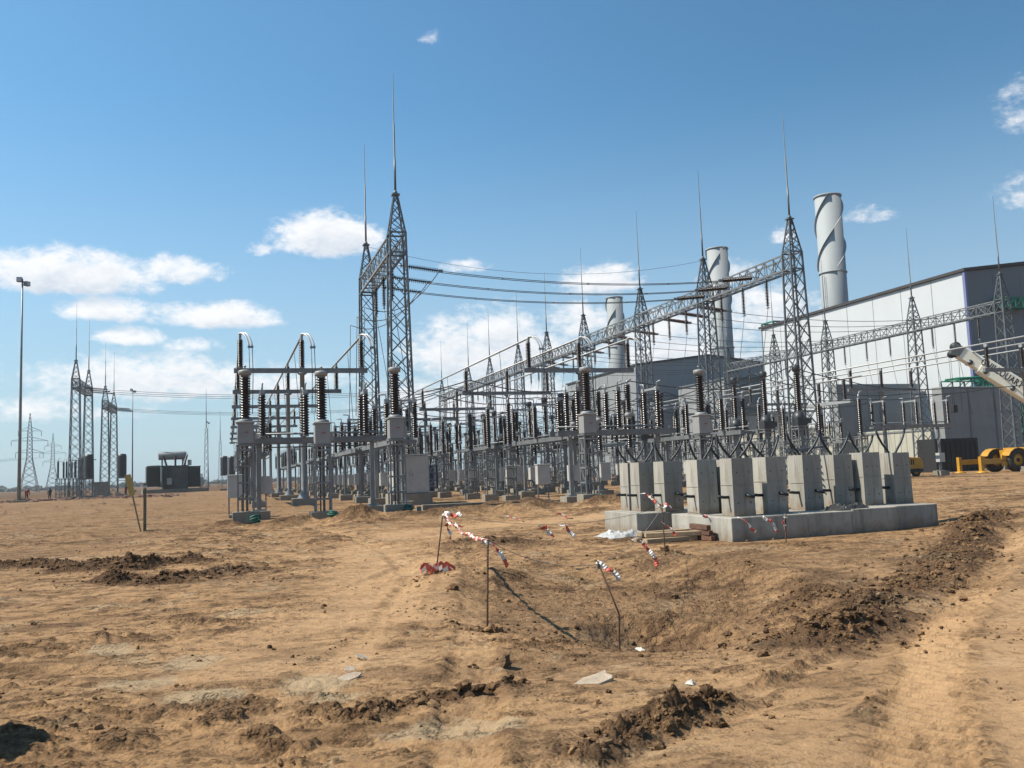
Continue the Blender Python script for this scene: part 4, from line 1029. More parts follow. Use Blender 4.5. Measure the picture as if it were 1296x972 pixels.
# survey posts at the left
GREYWOOD = mat('weathered_timber', (.20, .17, .12), .85, 0, .25, 7)
t = thing('survey_post', 'grey wooden survey post standing alone left of the yard', 'post', (-2.9, 35.6, 0))
MB().box((0, 0, .75), (.10, .10, 2.0), GREYWOOD).build('shaft', t); MB().box((0.02, -.056, 1.62), (.12, .012, .10), PAPER).build('tag', t)
t = thing('marker_board', 'thin leaning lath with a yellow board nailed on top', 'marker', (-3.03, 35.5, 0)); t.rotation_euler = (R(2), R(-12), 0)
MB().box((0, 0, .9), (.05, .04, 2.1), WOOD).build('lath', t); MB().box((0, -.04, 1.75), (.20, .03, .78), WOODY).build('board', t)
# litter
mb = MB(); pts = [(-.30, -.03), (-.17, -.075), (-.02, -.07), (.05, -.10), (.19, -.085), (.235, -.02), (.225, .05), (.27, .135), (.12, .10), (.03, .12), (-.10, .055), (-.2, .04)]
vs = [(x, y, 0) for x, y in pts] + [(x * .96, y * .95, .016 + .012 * (x > .1)) for x, y in pts]; n = len(pts)
mb.add(vs, [tuple(range(n, 2 * n))] + [(i, (i + 1) % n, n + (i + 1) % n, n + i) for i in range(n)], STONE)
o = mb.build('stone_slab', loc=(2.8, 6.92, gz(2.8, 6.92) - .004)); o.rotation_euler = (R(3), R(-4), .2); tag(o, 'flat pale stone flake lying on open soil in front', 'stone')
for k, (x, y, s, l) in enumerate([(1.0, 8.0, .10, 'dried mud flake curled up beside the pale crust'), (1.05, 8.35, .07, 'smaller mud flake beside the pale crust'), (1.25, 9.0, .09, 'mud flake lying alone left of the ruts')]):
    mb = MB(); pts = [(s * (1 + random.uniform(-.3, .3)) * math.cos(q * .9), s * .7 * math.sin(q * .9)) for q in range(7)]
    vs = [(a, b, 0) for a, b in pts] + [(a * random.uniform(.8, 1), b, .012) for a, b in pts]
    mb.add(vs, [tuple(range(7, 14))] + [(i, (i + 1) % 7, 7 + (i + 1) % 7, 7 + i) for i in range(7)], STONE)
    o = mb.build('mud_flake', loc=(x, y, gz(x, y) + .01)); o.rotation_euler = (R(12), R(-10), k); tag(o, l, 'mud flake', 'curled mud flakes')
for k, (x, y, l) in enumerate([(5.05, 9.75, 'bright scrap of litter at the right rim of the hole'), (4.62, 10.05, 'pale rag in the small hole'), (4.9, 10.35, 'torn pale wrapper higher in the hole'), (3.55, 6.6, 'small white paper scrap near the front ridge')]):
    crumple('litter_scrap', [.12, .2, .22, .08][k], [.1, .09, .08, .05][k], .05, PAPER, (x, y, gz(x, y) + .005), l, 'litter', 340 + k, k * .7, 9, 7)['group'] = 'scraps of litter'

# ------------------------------------------------------------------ power hall, stacks, walls
def hall(name_label, x0, x1, y0, y1, eave, ridge, gable_mat, side_mat):
    t = thing('power_hall', name_label, 'industrial hall', (x0, y0, 0)); W, L = x1 - x0, y1 - y0
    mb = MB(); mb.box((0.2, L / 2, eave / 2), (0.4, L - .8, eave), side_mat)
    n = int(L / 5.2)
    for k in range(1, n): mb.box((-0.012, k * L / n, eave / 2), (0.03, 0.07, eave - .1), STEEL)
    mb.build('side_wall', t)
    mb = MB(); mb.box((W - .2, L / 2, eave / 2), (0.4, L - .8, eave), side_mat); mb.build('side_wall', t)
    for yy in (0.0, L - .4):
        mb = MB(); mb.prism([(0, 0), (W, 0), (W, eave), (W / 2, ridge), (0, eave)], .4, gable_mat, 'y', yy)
        if yy == 0:
            for k in range(1, 8): mb.box((k * W / 8, -.012, eave / 2), (0.07, 0.03, eave - .2), gable_mat)
        mb.build('gable_wall', t)
    mb = MB(); o = .35
    mb.prism([(-o, eave + .02), (W / 2, ridge + .06), (W + o, eave + .02), (W + o, eave + .40), (W / 2, ridge + .5), (-o, eave + .40)], L + 2 * o, ROOFM, 'y', -o)
    mb.build('roof', t)
    mb = MB(); mb.box((-0.02, -.02, eave / 2), (0.35, .35, eave - .1), BLUEGREY); mb.build('corner_trim', t)
    return t
BLUEGREY = mat('blue_trim', (0.20, 0.22, 0.42), 0.5, 0, .05, 1)
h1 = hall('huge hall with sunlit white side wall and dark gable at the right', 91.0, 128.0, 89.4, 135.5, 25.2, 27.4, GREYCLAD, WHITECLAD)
GREYLIGHT = mat('mid_grey_cladding', (0.27, 0.285, 0.30), 0.6, 0, .06, .25)
h2 = hall('grey gabled hall farther off between the first and second smokestacks', 91.4, 129.0, 187.0, 232.0, 25.2, 27.4, GREYLIGHT, WALLM)
def make_stack():
    t = thing('smokestack', '', 'smokestack')
    Hs, r = 63.0, 2.95
    MB().lathe([(r, 0), (r, Hs), (r - .12, Hs), (r - .12, Hs - 3)], STACKM, 48).build('shaft', t)
    for z in (34.0, 44.5, Hs - .3): MB().lathe([(r, z), (r + .22, z), (r + .22, z + .35), (r, z + .35)], STACKM, 48).build('flange_ring', t)
    for k in range(3):
        mb = MB(); vs = []; n = 60
        for i in range(n + 1):
            q = i / n; z = 45.5 + (Hs - 45.7) * q; a = k * 2.094 + q * 2 * math.pi * .62
            for rr, dz in ((r - .02, 0), (r + .42, 0.0), (r + .42, .10), (r - .02, .12)):
                vs.append((rr * math.cos(a), rr * math.sin(a), z + dz))
        fs = []
        for i in range(n):
            for j in range(4):
                a, b = i * 4 + j, i * 4 + (j + 1) % 4; fs.append((a, b, b + 4, a + 4))
        fs += [(3, 2, 1, 0), tuple(n * 4 + j for j in range(4))]
        mb.add(vs, fs, STACKM); mb.build('helical_strake', t)
    mb = MB()
    for s in (-.25, .25): mb.bar((-r - .35, s, 2), (-r - .35, s, 44), .06, STEEL)
    for i in range(70): mb.bar((-r - .35, -.25, 2.3 + i * .6), (-r - .35, .25, 2.3 + i * .6), .04, STEEL)
    for i in range(12): mb.bar((-r - .35, 0, 4 + i * 3.5), (-r + .02, 0, 4 + i * 3.5), .05, STEEL)
    mb.build('ladder', t)
    return t
for x, y, rz, l in [(134.5, 170.0, .2, 'nearest and largest grey smokestack behind the white hall'), (134.5, 219.5, .9, 'second smokestack rising behind the long gantry'), (134.5, 291.0, 1.5, 'farthest and smallest of the three smokestacks')]:
    place('stack', make_stack, l, (x, y, 0), rz, 'helically straked smokestacks')
# blast walls and panels before the hall
def wall(x0, x1, y, th, h, label, m=WALLM, joints=2, rz=0):
    t = thing('blast_wall', label, 'wall', (x0, y, 0), rz, 'grey blast walls')
    W = x1 - x0; mb = MB(); mb.box((W / 2, th / 2, h / 2), (W, th, h), m)
    mb.build('slab', t, bevel=.04)
    for k in range(1, joints + 1): MB().box((W * k / (joints + 1), -.03, h / 2), (.22, .06, h - .1), GREYCLAD).build('joint_strip', t)
wall(76.6, 90.2, 97.8, 1.3, 11.5, 'grey wall with a pale left edge, left of the nearer dark wall', joints=1)
wall(79.2, 90.8, 82.6, 1.5, 9.6, 'dark grey wall in front of the hall gable, behind the crane', joints=2)
def panels(x0, x1, y, h, label, rz=0):
    t = thing('panel_fence', label, 'fence', (x0, y, 0), rz, 'beige panel fences'); L = x1 - x0; n = int(L / 1.0)
    mb = MB()
    for k in range(n): mb.box((k * L / n + L / n / 2, 0, h / 2), (L / n - .06, .12, h), BEIGE)
    mb.build('panel_run', t); MB().box((L / 2, 0.1, h - .3), (L, .1, .2), STEEL).build('rail', t)
panels(0, 26, 0, 6.4, 'beige panel fence running back beside the rear gantry towers', R(90)); bpy.data.objects['panel_fence'].location = (79.5, 100, 0)
panels(0, 13, 0, 5.0, 'short beige panel fence between the two grey walls', R(90)); 
bpy.data.objects['panel_fence.001'].location = (79.0, 84.5, 0)
t = thing('equipment_house', 'low grey flat-roofed house left of the beige panels', 'building', (80.5, 128.0, 0))
MB().box((8, 8, 4.8), (16, 16, 9.6), WALLM).build('wall', t); MB().box((8, 8, 9.75), (16.6, 16.6, .3), GREYCLAD).build('roof', t)
t = thing('equipment_house', 'grey boiler house at the foot of the second smokestack', 'building', (98.0, 160.0, 0))
MB().box((12, 10, 9.5), (24, 20, 19), WALLM).build('wall', t); MB().box((12, 10, 19.15), (24.6, 20.6, .3), GREYCLAD).build('roof', t)
# green steelwork
def frame3(mb, x0, x1, y0, y1, z0, z1, nx, nz, m, w=.14):
    xs = [x0 + (x1 - x0) * i / nx for i in range(nx + 1)]; zs = [z0 + (z1 - z0) * i / nz for i in range(nz + 1)]
    for y in (y0, y1):
        for x in xs: mb.bar((x, y, z0), (x, y, z1), w, m)
        for z in zs: mb.bar((x0, y, z), (x1, y, z), w, m)
        for i in range(nx):
            for j in range(nz): mb.bar((xs[i], y, zs[j]), (xs[i + 1], y, zs[j + 1]), w * .6, m)
    for x in xs:
        for z in zs: mb.bar((x, y0, z), (x, y1, z), w, m)
mb = MB(); frame3(mb, 0, 3.0, 0, 4.0, 0, 29.5, 1, 9, GREEN, .28)
o = mb.build('green_stair_tower', loc=(104.0, 150.5, 0)); tag(o, 'slender green steel stair tower beside the second smokestack', 'stair tower')
mb = MB(); frame3(mb, 0, 7.5, 0, 4, 0, 10.0, 4, 5, GREEN, .16)
o = mb.build('green_pipe_rack', loc=(90.6, 84.0, 0)); tag(o, 'green steel rack right of the dark wall by the crane', 'pipe rack', 'green steel racks')
mb = MB(); frame3(mb, 0, 9.0, 0, 3.0, 9.4, 10.7, 5, 1, GREEN, .12)
for x in (0.1, 3.0, 6.0, 8.9):
    for y in (0, 3.0): mb.bar((x, y, 0), (x, y, 9.2), .2, GREEN)
for k in range(3): mb.tube([(0, .6 + k * .8, 10.85), (4, .6 + k * .8, 11.0), (9.0, .6 + k * .8, 11.6)], .14, GREEN, 8)
o = mb.build('green_pipe_rack', loc=(84.2, 84.8, 0)); tag(o, 'green pipe rack showing above the top of the dark wall', 'pipe rack', 'green steel racks')
mb = MB(); frame3(mb, 0, 5.0, 0, 1.2, 0, 1.3, 4, 1, GREEN, .12)
mb.box((2.5, .6, -.05), (5.2, 1.4, .1), GREEN)
o = mb.build('green_walkway', loc=(95.0, 87.9, 20.4)); tag(o, 'green walkway bracketed high on the dark hall gable', 'walkway')

# ------------------------------------------------------------------ mobile crane and compressor
t = thing('mobile_crane', 'yellow mobile crane with cream boom lettered in black, cut by the picture edge', 'crane', (68.0, 61.8, 0))
def wheel(parent, loc, r, w):
    def f(mb):
        rot = Matrix.Rotation(R(90), 3, 'X')
        mb.lathe([(r * .55, -w / 2), (r * .9, -w / 2), (r, -w * .32), (r, w * .32), (r * .9, w / 2), (r * .55, w / 2), (r * .55, -w / 2)], TYRE, 26, rot=rot, caps=False)
        for q in range(22):
            aq = q * 2 * math.pi / 22; mb.box((r * math.cos(aq), (-1) ** q * w * .16, r * math.sin(aq)), (.06, w * .34, .10), TYRE, Matrix.Rotation(-aq, 3, 'Y'))
    wl = share('wheel', parent, ('wh', r, w), lambda mb: mb.lathe([(r * .2, -w * .36), (r * .55, -w * .42), (r * .56, w * .42), (r * .2, w * .36)], YELLOW, 22, rot=Matrix.Rotation(R(90), 3, 'X')), loc)
    share('tyre', wl, ('ty', r, w), f)
    share('hub', wl, ('hb', r, w), lambda mb: mb.lathe([(r * .22, -w * .5), (r * .16, w * .5)], BLACK, 12, rot=Matrix.Rotation(R(90), 3, 'X')))
    return wl
mb = MB(); mb.box((2.0, 0, 1.55), (8.4, 1.5, .7), YELLOW); mb.box((2.2, 0, 2.0), (7.0, 2.3, .22), YELLOW); mb.box((4.6, 0, 2.6), (3.0, 2.2, 1.1), YELLOW)
mb.build('chassis', t, bevel=.03)
for x in (-2.4, 5.2):
    for y in (-1.15, 1.15): wheel(t, (x, y, 1.02), 1.02, .66)
for s in (-1, 1):
    mb = MB()
    pts = [(-2.4 + 1.25 * math.cos(a), s * 1.15, .95 + 1.12 * math.sin(a)) for a in [R(200 - 22 * k) for k in range(9)]]
    for a, b in zip(pts[:-1], pts[1:]): mb.bar(a, b, .8, YELLOW, .06)
    mb.build('fender', t)
for x, fx in ((-6.3, -6.3), (8.2, 8.2)):
    for s in (-1, 1):
        o = MB()
        o.bar((-3.4 if x < 0 else 6.0, s * 0.9, 1.0), (x, s * 1.2, .95), .34, YELLOW, .42); o.box((x, s * 1.2, .75), (.3, .3, 1.35), YELLOW)
        leg = o.build('outrigger', t); MB().lathe([(.48, .02), (.48, .08), (.15, .22)], YELLOW, 16, (x, s * 1.2, 0)).build('foot_pad', leg)
mb = MB(); mb.box((4.0, 0, 3.4), (3.4, 2.1, 2.5), CREAM); mb.build('turret', t, bevel=.05)
mb = MB(); mb.tube([(2.4, -.75, 2.3), Vector((5.0, -.75, 4.0)).lerp(Vector((-2.75, 3.2, 10.7)), .30)], .14, STEELD, 10); mb.build('lift_ram', t)
mb = MB()
for k in range(5): mb.tube([(3.2 + .15 * k, -1.16, 3.0), (2.9 + .12 * k, -1.3, 2.6), (2.6 + .2 * k, -1.2, 2.1)], .03, BLACK, 6)
mb.build('hydraulic_hoses', t)
mb = MB()
for k in range(9): mb.box((3.6 + .17 * k, -1.112, 2.65), (.07, .02, .8), BLACK)
mb.build('engine_grille', t); MB().tube([(5.6, -.6, 3.1), (5.6, -.6, 4.3), (5.8, -.6, 4.5)], .08, STEELD, 8).build('exhaust', t)
mb = MB()
for k in range(3): mb.box((0.2, -1.3, .6 + .4 * k), (.6, .3, .05), BLACK)
mb.build('steps', t)
cab = MB().box((1.2, -1.3, 3.1), (1.6, .9, 1.6), YELLOW).build('cab', t, bevel=.05); MB().box((1.2, -1.756, 3.35), (1.2, .02, .8), LENS).build('window', cab)
BOOM0, BOOM1 = Vector((5.0, 0, 4.75)), Vector((-2.75, 4.0, 11.45))
bd = (BOOM1 - BOOM0); bl = bd.length
bq = bd.to_track_quat('X', 'Z')
boom = bpy.data.objects.new('boom', None)
def boom_sec(name, parent, a, b, w, hh, m):
    mb = MB(); o_ = [(-w / 2, -hh / 2 + .12), (-w / 2 + .12, -hh / 2), (w / 2 - .12, -hh / 2), (w / 2, -hh / 2 + .12), (w / 2, hh / 2 - .12), (w / 2 - .12, hh / 2), (-w / 2 + .12, hh / 2), (-w / 2, hh / 2 - .12)]
    mb.prism(o_, b - a, m, 'x', a); return mb.build(name, parent)
bm_ = boom_sec('boom', t, 0, bl * .77, 1.0, 1.62, CREAM); bm_.location = BOOM0; bm_.rotation_mode = 'QUATERNION'; bm_.rotation_quaternion = bq
bpy.data.objects.remove(boom)
boom_sec('inner_section', bm_, bl * .77, bl * .97, .8, 1.3, CREAM)
mb = MB(); rx = Matrix.Rotation(R(90), 3, 'X')
for yy in (-.25, 0, .25): mb.lathe([(.12, -.07), (.42, -.07), (.36, 0), (.42, .07), (.12, .07)], BLACK, 18, (bl + .25, yy, .2), rx); mb.lathe([(.12, -.07), (.36, -.07), (.30, 0), (.36, .07), (.12, .07)], BLACK, 18, (bl + .1, yy, -.55), rx)
for yy in (-.42, .42): mb.prism([(bl * .96, -.5), (bl + .35, -.8), (bl + .5, .4), (bl * .96, .5)], .05, CREAM, 'y', yy - .025) if False else mb.add([(bl * .96, yy, -.5), (bl + .35, yy, -.8), (bl + .5, yy, .4), (bl * .96, yy, .5), (bl * .96, yy + .05, -.5), (bl + .35, yy + .05, -.8), (bl + .5, yy + .05, .4), (bl * .96, yy + .05, .5)], [(0, 1, 2, 3), (7, 6, 5, 4), (0, 4, 5, 1), (1, 5, 6, 2), (2, 6, 7, 3), (3, 7, 4, 0)], STEELD)
mb.build('sheave_head', bm_)
for px in (bl * .72, bl * .47, bl * .30, bl * .86):
    for s in (-1, 1):
        wv = .51 if px < bl * .77 else .41
        MB().lathe([(.26, -.03), (.20, .04)], STEELD, 16, (px, s * wv, -.42), rx).build('pin_boss', bm_)
# the lettering on the boom's near side: the boom's local +Y or -Y faces the camera
cu = bpy.data.curves.new('lettering', 'FONT'); cu.body = 'GUILLOUART'; cu.size = .86; cu.extrude = .006; cu.align_x = 'CENTER'; cu.align_y = 'CENTER'; cu.offset = .012; cu.space_character = 1.12
cu.materials.append(LETTER)
tmp = bpy.data.objects.new('lettering_curve', cu); COL.objects.link(tmp)
dg = bpy.context.evaluated_depsgraph_get(); lm = bpy.data.meshes.new_from_object(tmp.evaluated_get(dg)); bpy.data.objects.remove(tmp)
lt = bpy.data.objects.new('lettering', lm); COL.objects.link(lt); lt.parent = bm_
tw = max(v.co.x for v in lm.vertices) - min(v.co.x for v in lm.vertices); lt.scale = (4.1 / tw, 1, 1)
nrm = bq @ Vector((0, 1, 0)); sgn = 1 if nrm.y < 0 else -1
lt.location = (bl - 2.3 - 2.05, sgn * (1.0 / 2 + .009), .22)
ex = Vector((-1, 0, 0)); ez = Vector((0, sgn, 0)); ey = ez.cross(ex)
lt.rotation_mode = 'QUATERNION'; lt.rotation_quaternion = Matrix((ex, ey, ez)).transposed().to_quaternion()
o = MB()
for yy in (-.25, .25):
    o.tube([bm_.location + bq @ Vector((bl + .2, yy, -.8)), (bm_.location + bq @ Vector((bl + .2, yy, -.8))) * 1.0 - Vector((0, 0, 4.8))], .02, CABLE, 5)
ho = o.build('hoist_rope', t)
hp = (bm_.location + bq @ Vector((bl + .2, 0, -.8))) - Vector((0, 0, 5.3))
MB().box(hp + Vector((0, 0, .3)), (.5, .4, .7), BLACK).build('hook_block', t, bevel=.05)
t = thing('compressor', 'orange-yellow portable compressor half hidden by the rightmost pillar', 'compressor', (53.9, 60.9, 0), R(-4))
MB().prism([(-1.9, .62), (1.15, .62), (1.3, .9), (1.25, 1.3), (1.0, 1.55), (-1.9, 1.75)], 1.5, YELLOW, 'y', -.75).build('hood', t, bevel=.05)
mb = MB()
for k in range(7): mb.box((-.9 + .2 * k, -.762, 1.2), (.1, .02, .45), BLACK)
mb.build('vent_grille', t)
MB().box((-.3, 0, .5), (3.0, 1.5, .25), BLACK).build('chassis', t)
for y in (-.62, .62): wheel(t, (.55, y, .42), .42, .25)
t = thing('dark_shed', 'black tarpaulin-covered stack standing behind the crane outrigger', 'covered stack', (66.8, 70.8, 0))
mb = MB(); mb.box((2.4, 1.2, 1.65), (5.4, 2.4, 3.3), BLACK)
for k in range(9): mb.box((-.2 + k * .62, -.03, 1.6), (.1, .06, 3.1), BLACK)
mb.build('cover', t, bevel=.08)

# ------------------------------------------------------------------ left side: mast, pylons, transformer, people
def make_mast():
    t = thing('floodlight_mast', '', 'floodlight mast')
    footing(t, (0, 0, 0), 1.6, 1.6, .5)
    share('pole', t, 'ms_pole', lambda mb: mb.tube([(0, 0, .4), (0, 0, 8), (0, 0, 16), (0, 0, 25)], [.19, .16, .12, .08], STEEL, 12))
    share('head_frame', t, 'ms_head', lambda mb: (mb.bar((-.35, 0, 24.7), (.5, 0, 24.7), .1, STEELD), mb.bar((0, -.3, 24.4), (0, .3, 24.4), .1, STEELD)))
    for k, (x, y) in enumerate(((-.3, 0), (.45, 0))):
        f = share('floodlight', t, ('ms_fl', k % 2), lambda mb: mb.box((0, 0, 0), (.55, .42, .5), STEELD), (x, y, 24.95 - .45 * k), k)
        share('lens', f, 'ms_ln', lambda mb: mb.box((0, -.22, -.02), (.46, .015, .4), LENS))
    return t
for x, y, l, s in [(-21.6, 109.0, 'tall floodlight mast standing at the left edge', 1), (-21.9, 233.9, 'floodlight mast beside the far-left gantries', 1), (-7.0, 362.0, 'far floodlight mast right of the big power transformer', 1)]:
    o = place('mast', make_mast, l, (x, y, 0), 0, 'floodlight masts')
def make_pylon():
    t = thing('transmission_pylon', '', 'pylon')
    def body(mb):
        lattice(mb, 0, 17, 8.5, 2.6, 5, .26, .14, STEELD); lattice(mb, 17, 31, 2.6, 1.8, 7, .2, .12, STEELD); lattice(mb, 31, 40, 1.8, .25, 5, .16, .1, STEELD)
    share('body', t, 'py_body', body)
    for z, w in ((20, 6.2), (26, 8.2), (31, 5.2)):
        def arm(mb, z=z, w=w):
            for s in (-1, 1):
                tip = Vector((s * w, 0, z))
                for sy in (-1, 1): mb.bar((s * 1.0, sy * 1.0, z), tip, .16, STEELD); mb.bar((s * .9, sy * .9, z + 1.8), tip, .14, STEELD)
                mb.tube([tip, tip - Vector((0, 0, 2.6))], .12, PORC, 6)
        share('crossarm', t, ('py_arm', z), arm)
    return t
for x, y, rz, l in [(-95, 502, .3, 'big transmission pylon on the horizon at the left'), (-116, 690, .1, 'smaller transmission pylon right of the big one')]:
    place('pylon', make_pylon, l, (x, y, 0), rz, 'distant transmission pylons')
for k in range(3):
    dx = (-6.2, 0, 6.2)[k]
    tag(MB().tube(catenary((-420, 470, 23), (-95 + dx, 502, 17.4), 9, 20), .05, CABLE, 4).build('overhead_conductor'), f'{NTH[k]} faint line hanging from the distant big pylon', 'conductor', 'distant lines')
t = thing('portal_frame', 'small far H-shaped steel portal right of the pylons', 'steel portal', (-73, 520, 0))
for x in (-3.2, 3.2): MB().box((x, 0, 8), (.5, .5, 16), STEELD).build('post', t)
MB().box((0, 0, 16), (13, .4, .5), STEELD).build('crossarm', t)
# wave traps / reactors near the far-left gantry
def make_reactor():
    t = thing('reactor_stack', '', 'reactor')
    footing(t, (0, 0, 0), 1.6, 1.6, .4)
    share('stand', t, 're_st', lambda mb: lattice_stand(mb, 2.4, 1.1, rung=.8), (0, 0, .4))
    share('coil', t, 're_coil', lambda mb: (mb.lathe([(.6, 0), (.72, .1)] + [(.72 - .07 * (k % 2), .15 + k * .16) for k in range(22)] + [(.6, 3.75), (.3, 3.8)], DARKTANK, 18)), (0, 0, 2.9))
    return t
for k, (x, y) in enumerate([(-15.8, 152.5), (-20.3, 150.5), (-23.4, 166.0)]):
    place('reactor', make_reactor, ['dark coil on a stand right of the far-left gantries', 'dark coil on a stand between the far-left gantry towers', 'dark coil on a stand behind the nearer far-left gantry'][k], (x, y, 0), 0, 'dark coils by the far-left gantries')
for k in range(6):
    place('post', make_post, f'{ORD[k]} small insulator post at the foot of the nearer far-left gantry', (-22.6 + .9 * (k % 3), 138.5 + 4.5 * (k // 3) + 1.2 * (k % 3), 0), 0, 'insulator posts by the far-left gantry')
t = thing('marshalling_kiosk', 'pale concrete kiosk at the foot of the farther left gantry', 'kiosk', (-17.6, 143.5, 0)); MB().box((0, 0, 1.1), (2.0, 1.6, 2.3), CONC).build('body', t, bevel=.03); MB().box((0, 0, 2.3), (2.2, 1.8, .12), CONC).build('roof', t)
# power transformer
TGREEN = mat('dark_green_tank', (0.075, 0.085, 0.075), .5, .1, .25, .8)
t = thing('power_transformer', 'big dark power transformer with a pale conservator drum on top, far left', 'transformer', (-9.8, 187, 0), R(8))
MB().box((0, 0, .3), (12, 6, .8), CONCD).build('plinth', t)
mb = MB(); mb.box((0, 0, 2.9), (4.6, 3.2, 4.4), TGREEN); mb.box((0, 0, 5.15), (4.9, 3.5, .16), TGREEN)
for k in range(6): mb.box((-2.0 + .8 * k, -1.66, 2.8), (.12, .14, 3.8), TGREEN)
mb.box((-1.2, -1.95, 2.2), (.9, .5, 1.3), PAINT); mb.build('tank', t, bevel=.04)
for sx, nf, z1 in ((-3.9, 14, 3.3), (3.6, 12, 3.0), (-2.1, 6, 3.2)):
    mb = MB(); yo = -.2 if abs(sx) > 3 else -2.3
    for k in range(nf): mb.box((sx + (k - nf / 2) * .19, yo, z1), (.07, 3.0 if abs(sx) > 3 else .9, 3.7), TGREEN)
    mb.tube([(sx - 1.2, yo, z1 + 1.95), (sx + 1.2, yo, z1 + 1.95)], .11, TGREEN, 8); mb.tube([(sx - 1.2, yo, z1 - 1.95), (sx + 1.2, yo, z1 - 1.95)], .11, TGREEN, 8); mb.build('radiator', t)
MB().lathe([(.45, -2.6), (.76, -2.55), (.8, -2.5), (.8, 2.5), (.76, 2.55), (.45, 2.6)], TANKG, 20, (-.4, .4, 7.2), Matrix.Rotation(R(90), 3, 'Y')).build('conservator', t)
mb = MB()
for x in (-2.3, 1.5): mb.box((x, .4, 5.8), (.25, .6, 1.4), STEEL)
mb.tube([(1.5, .4, 6.5), (2.0, .2, 5.9), (2.0, 0, 5.2)], .1, STEEL, 8); mb.build('conservator_bracket', t)
for k in range(3):
    b = MB(); b.lathe(ins_profile(2.1, .24, 12), PORC, 10, rot=Matrix.Rotation(R(-16 + 16 * k), 3, 'Y')); b.lathe([(.05, 2.1), (.05, 2.6)], ALU, 6, rot=Matrix.Rotation(R(-16 + 16 * k), 3, 'Y')); b.build('bushing', t, (-1.6 + 1.6 * k, -1.2, 5.2))
for k in range(3):
    b = MB(); b.lathe(ins_profile(1.1, .14, 8), PORC, 8); b.build('small_bushing', t, (2.4 + .6 * k * .5, -1.0 + .5 * k, 5.2))
mb = MB()
for k in range(5): mb.bar((4.9, -2.4 + 1.2 * k, .7), (4.9, -2.4 + 1.2 * k, 3.4), .08, STEEL)
mb.bar((4.9, -2.4, 3.4), (4.9, 2.4, 3.4), .08, STEEL); mb.box((4.9, -1.2, 2.0), (.6, .9, 1.5), PAINT); mb.build('cable_box', t)
for k, x in enumerate((4.9, 7.2)):
    place('reactor', make_reactor, ['dark coil on a stand right of the power transformer', 'dark coil on a stand farther right of the power transformer'][k], (-3.6 + x * .62, 182 + 3 * k, 0), 0, 'dark coils by the power transformer')
# distant rods near the transformer
for k, (x, y, hh) in enumerate([(2.5, 262, 28), (6.0, 292, 24)]):
    t = thing('lightning_mast', ['taller slim lightning mast behind the power transformer', 'shorter slim lightning mast behind the power transformer'][k], 'mast', (x - 8, y, 0), 0, 'slim lightning masts')
    mb = MB(); lattice(mb, 0, hh * .6, 1.3, .6, 9, .1, .06, STEELD); mb.build('shaft', t); MB().tube([(0, 0, hh * .6), (0, 0, hh)], [.12, .04], STEELD, 6).build('lightning_rod', t)

def person(loc, rz, label, top, legs, bend=0.0):
    root = thing('person', label, 'person', loc, rz)
    J = {'pelvis': (0, 0, .95), 'chest': (0, -.30 * bend, 1.32 - .1 * bend), 'neck': (0, -.5 * bend, 1.5 - .22 * bend), 'head': (0, -.62 * bend, 1.62 - .26 * bend), 'crown': (0, -.68 * bend, 1.76 - .3 * bend)}
    V = [J['pelvis'], J['chest'], J['neck'], J['head'], J['crown']]; E = [(0, 1), (1, 2), (2, 3), (3, 4)]; Rr = [.15, .17, .065, .105, .07]
    cx, cy, cz = J['chest']
    for s in (-1, 1):
        b = len(V); V += [(s * .10, 0, .88), (s * .12, -.06, .5), (s * .13, .02, .09), (s * .13, -.14, .04)]; Rr += [.11, .075, .05, .045]; E += [(0, b), (b, b + 1), (b + 1, b + 2), (b + 2, b + 3)]
        b = len(V); V += [(s * .2, cy, cz + .1), (s * .27, cy - .04 - .1 * bend, cz - .18), (s * .25, cy - .2, cz - .40), (s * .24, cy - .24, cz - .5)]; Rr += [.07, .05, .038, .04]; E += [(1, b), (b, b + 1), (b + 1, b + 2), (b + 2, b + 3)]
    me = bpy.data.meshes.new('body'); me.from_pydata(V, E, []); o = bpy.data.objects.new('body', me); COL.objects.link(o); o.parent = root
    sk = o.modifiers.new('skin', 'SKIN'); sk.use_smooth_shade = True
    for i, v in enumerate(me.skin_vertices[0].data if me.skin_vertices else []): v.radius = (Rr[i], Rr[i])
    if not me.skin_vertices:
        pass
    o.modifiers.new('sub', 'SUBSURF').levels = 1
    me.materials.append(legs)
    mb = MB(); hx = J['head']; mb.lathe([(.04, -.12), (.09, -.08), (.105, 0), (.09, .09), (.04, .12)], SKIN, 10, hx); mb.build('face', root)
    MB().lathe([(.115, 0.02), (.12, .05), (.09, .12), (.03, .15)], top if top is not NAVY else HAIR, 10, hx).build('helmet' if top is not NAVY else 'hair', root)
    MB().tube([Vector(J['pelvis']) + Vector((0, 0, -.05)), Vector(J['pelvis']).lerp(Vector(J['chest']), .5), Vector(J['chest']) + Vector((0, 0, .02)), Vector(J['neck']) - Vector((0, 0, .04))], [.19, .205, .215, .10], top, 12).build('jacket', root)
    return root
def person_fix():
    pass
_p = [(-24.3, 127.0, .4, 'bending worker in orange jacket beside the floodlight mast', ORANGE, NAVY, .9), (-23.6, 138.5, -.3, 'standing figure in dark clothes left of the far gantry', NAVY, NAVY, 0.05), (-15.2, 152.0, .8, 'worker in orange vest behind the pale kiosk', ORANGE, NAVY, .5)]
for x, y, rz, l, a, b, bn in _p: person((x, y, gz(x, y)), rz, l, a, b, bn)

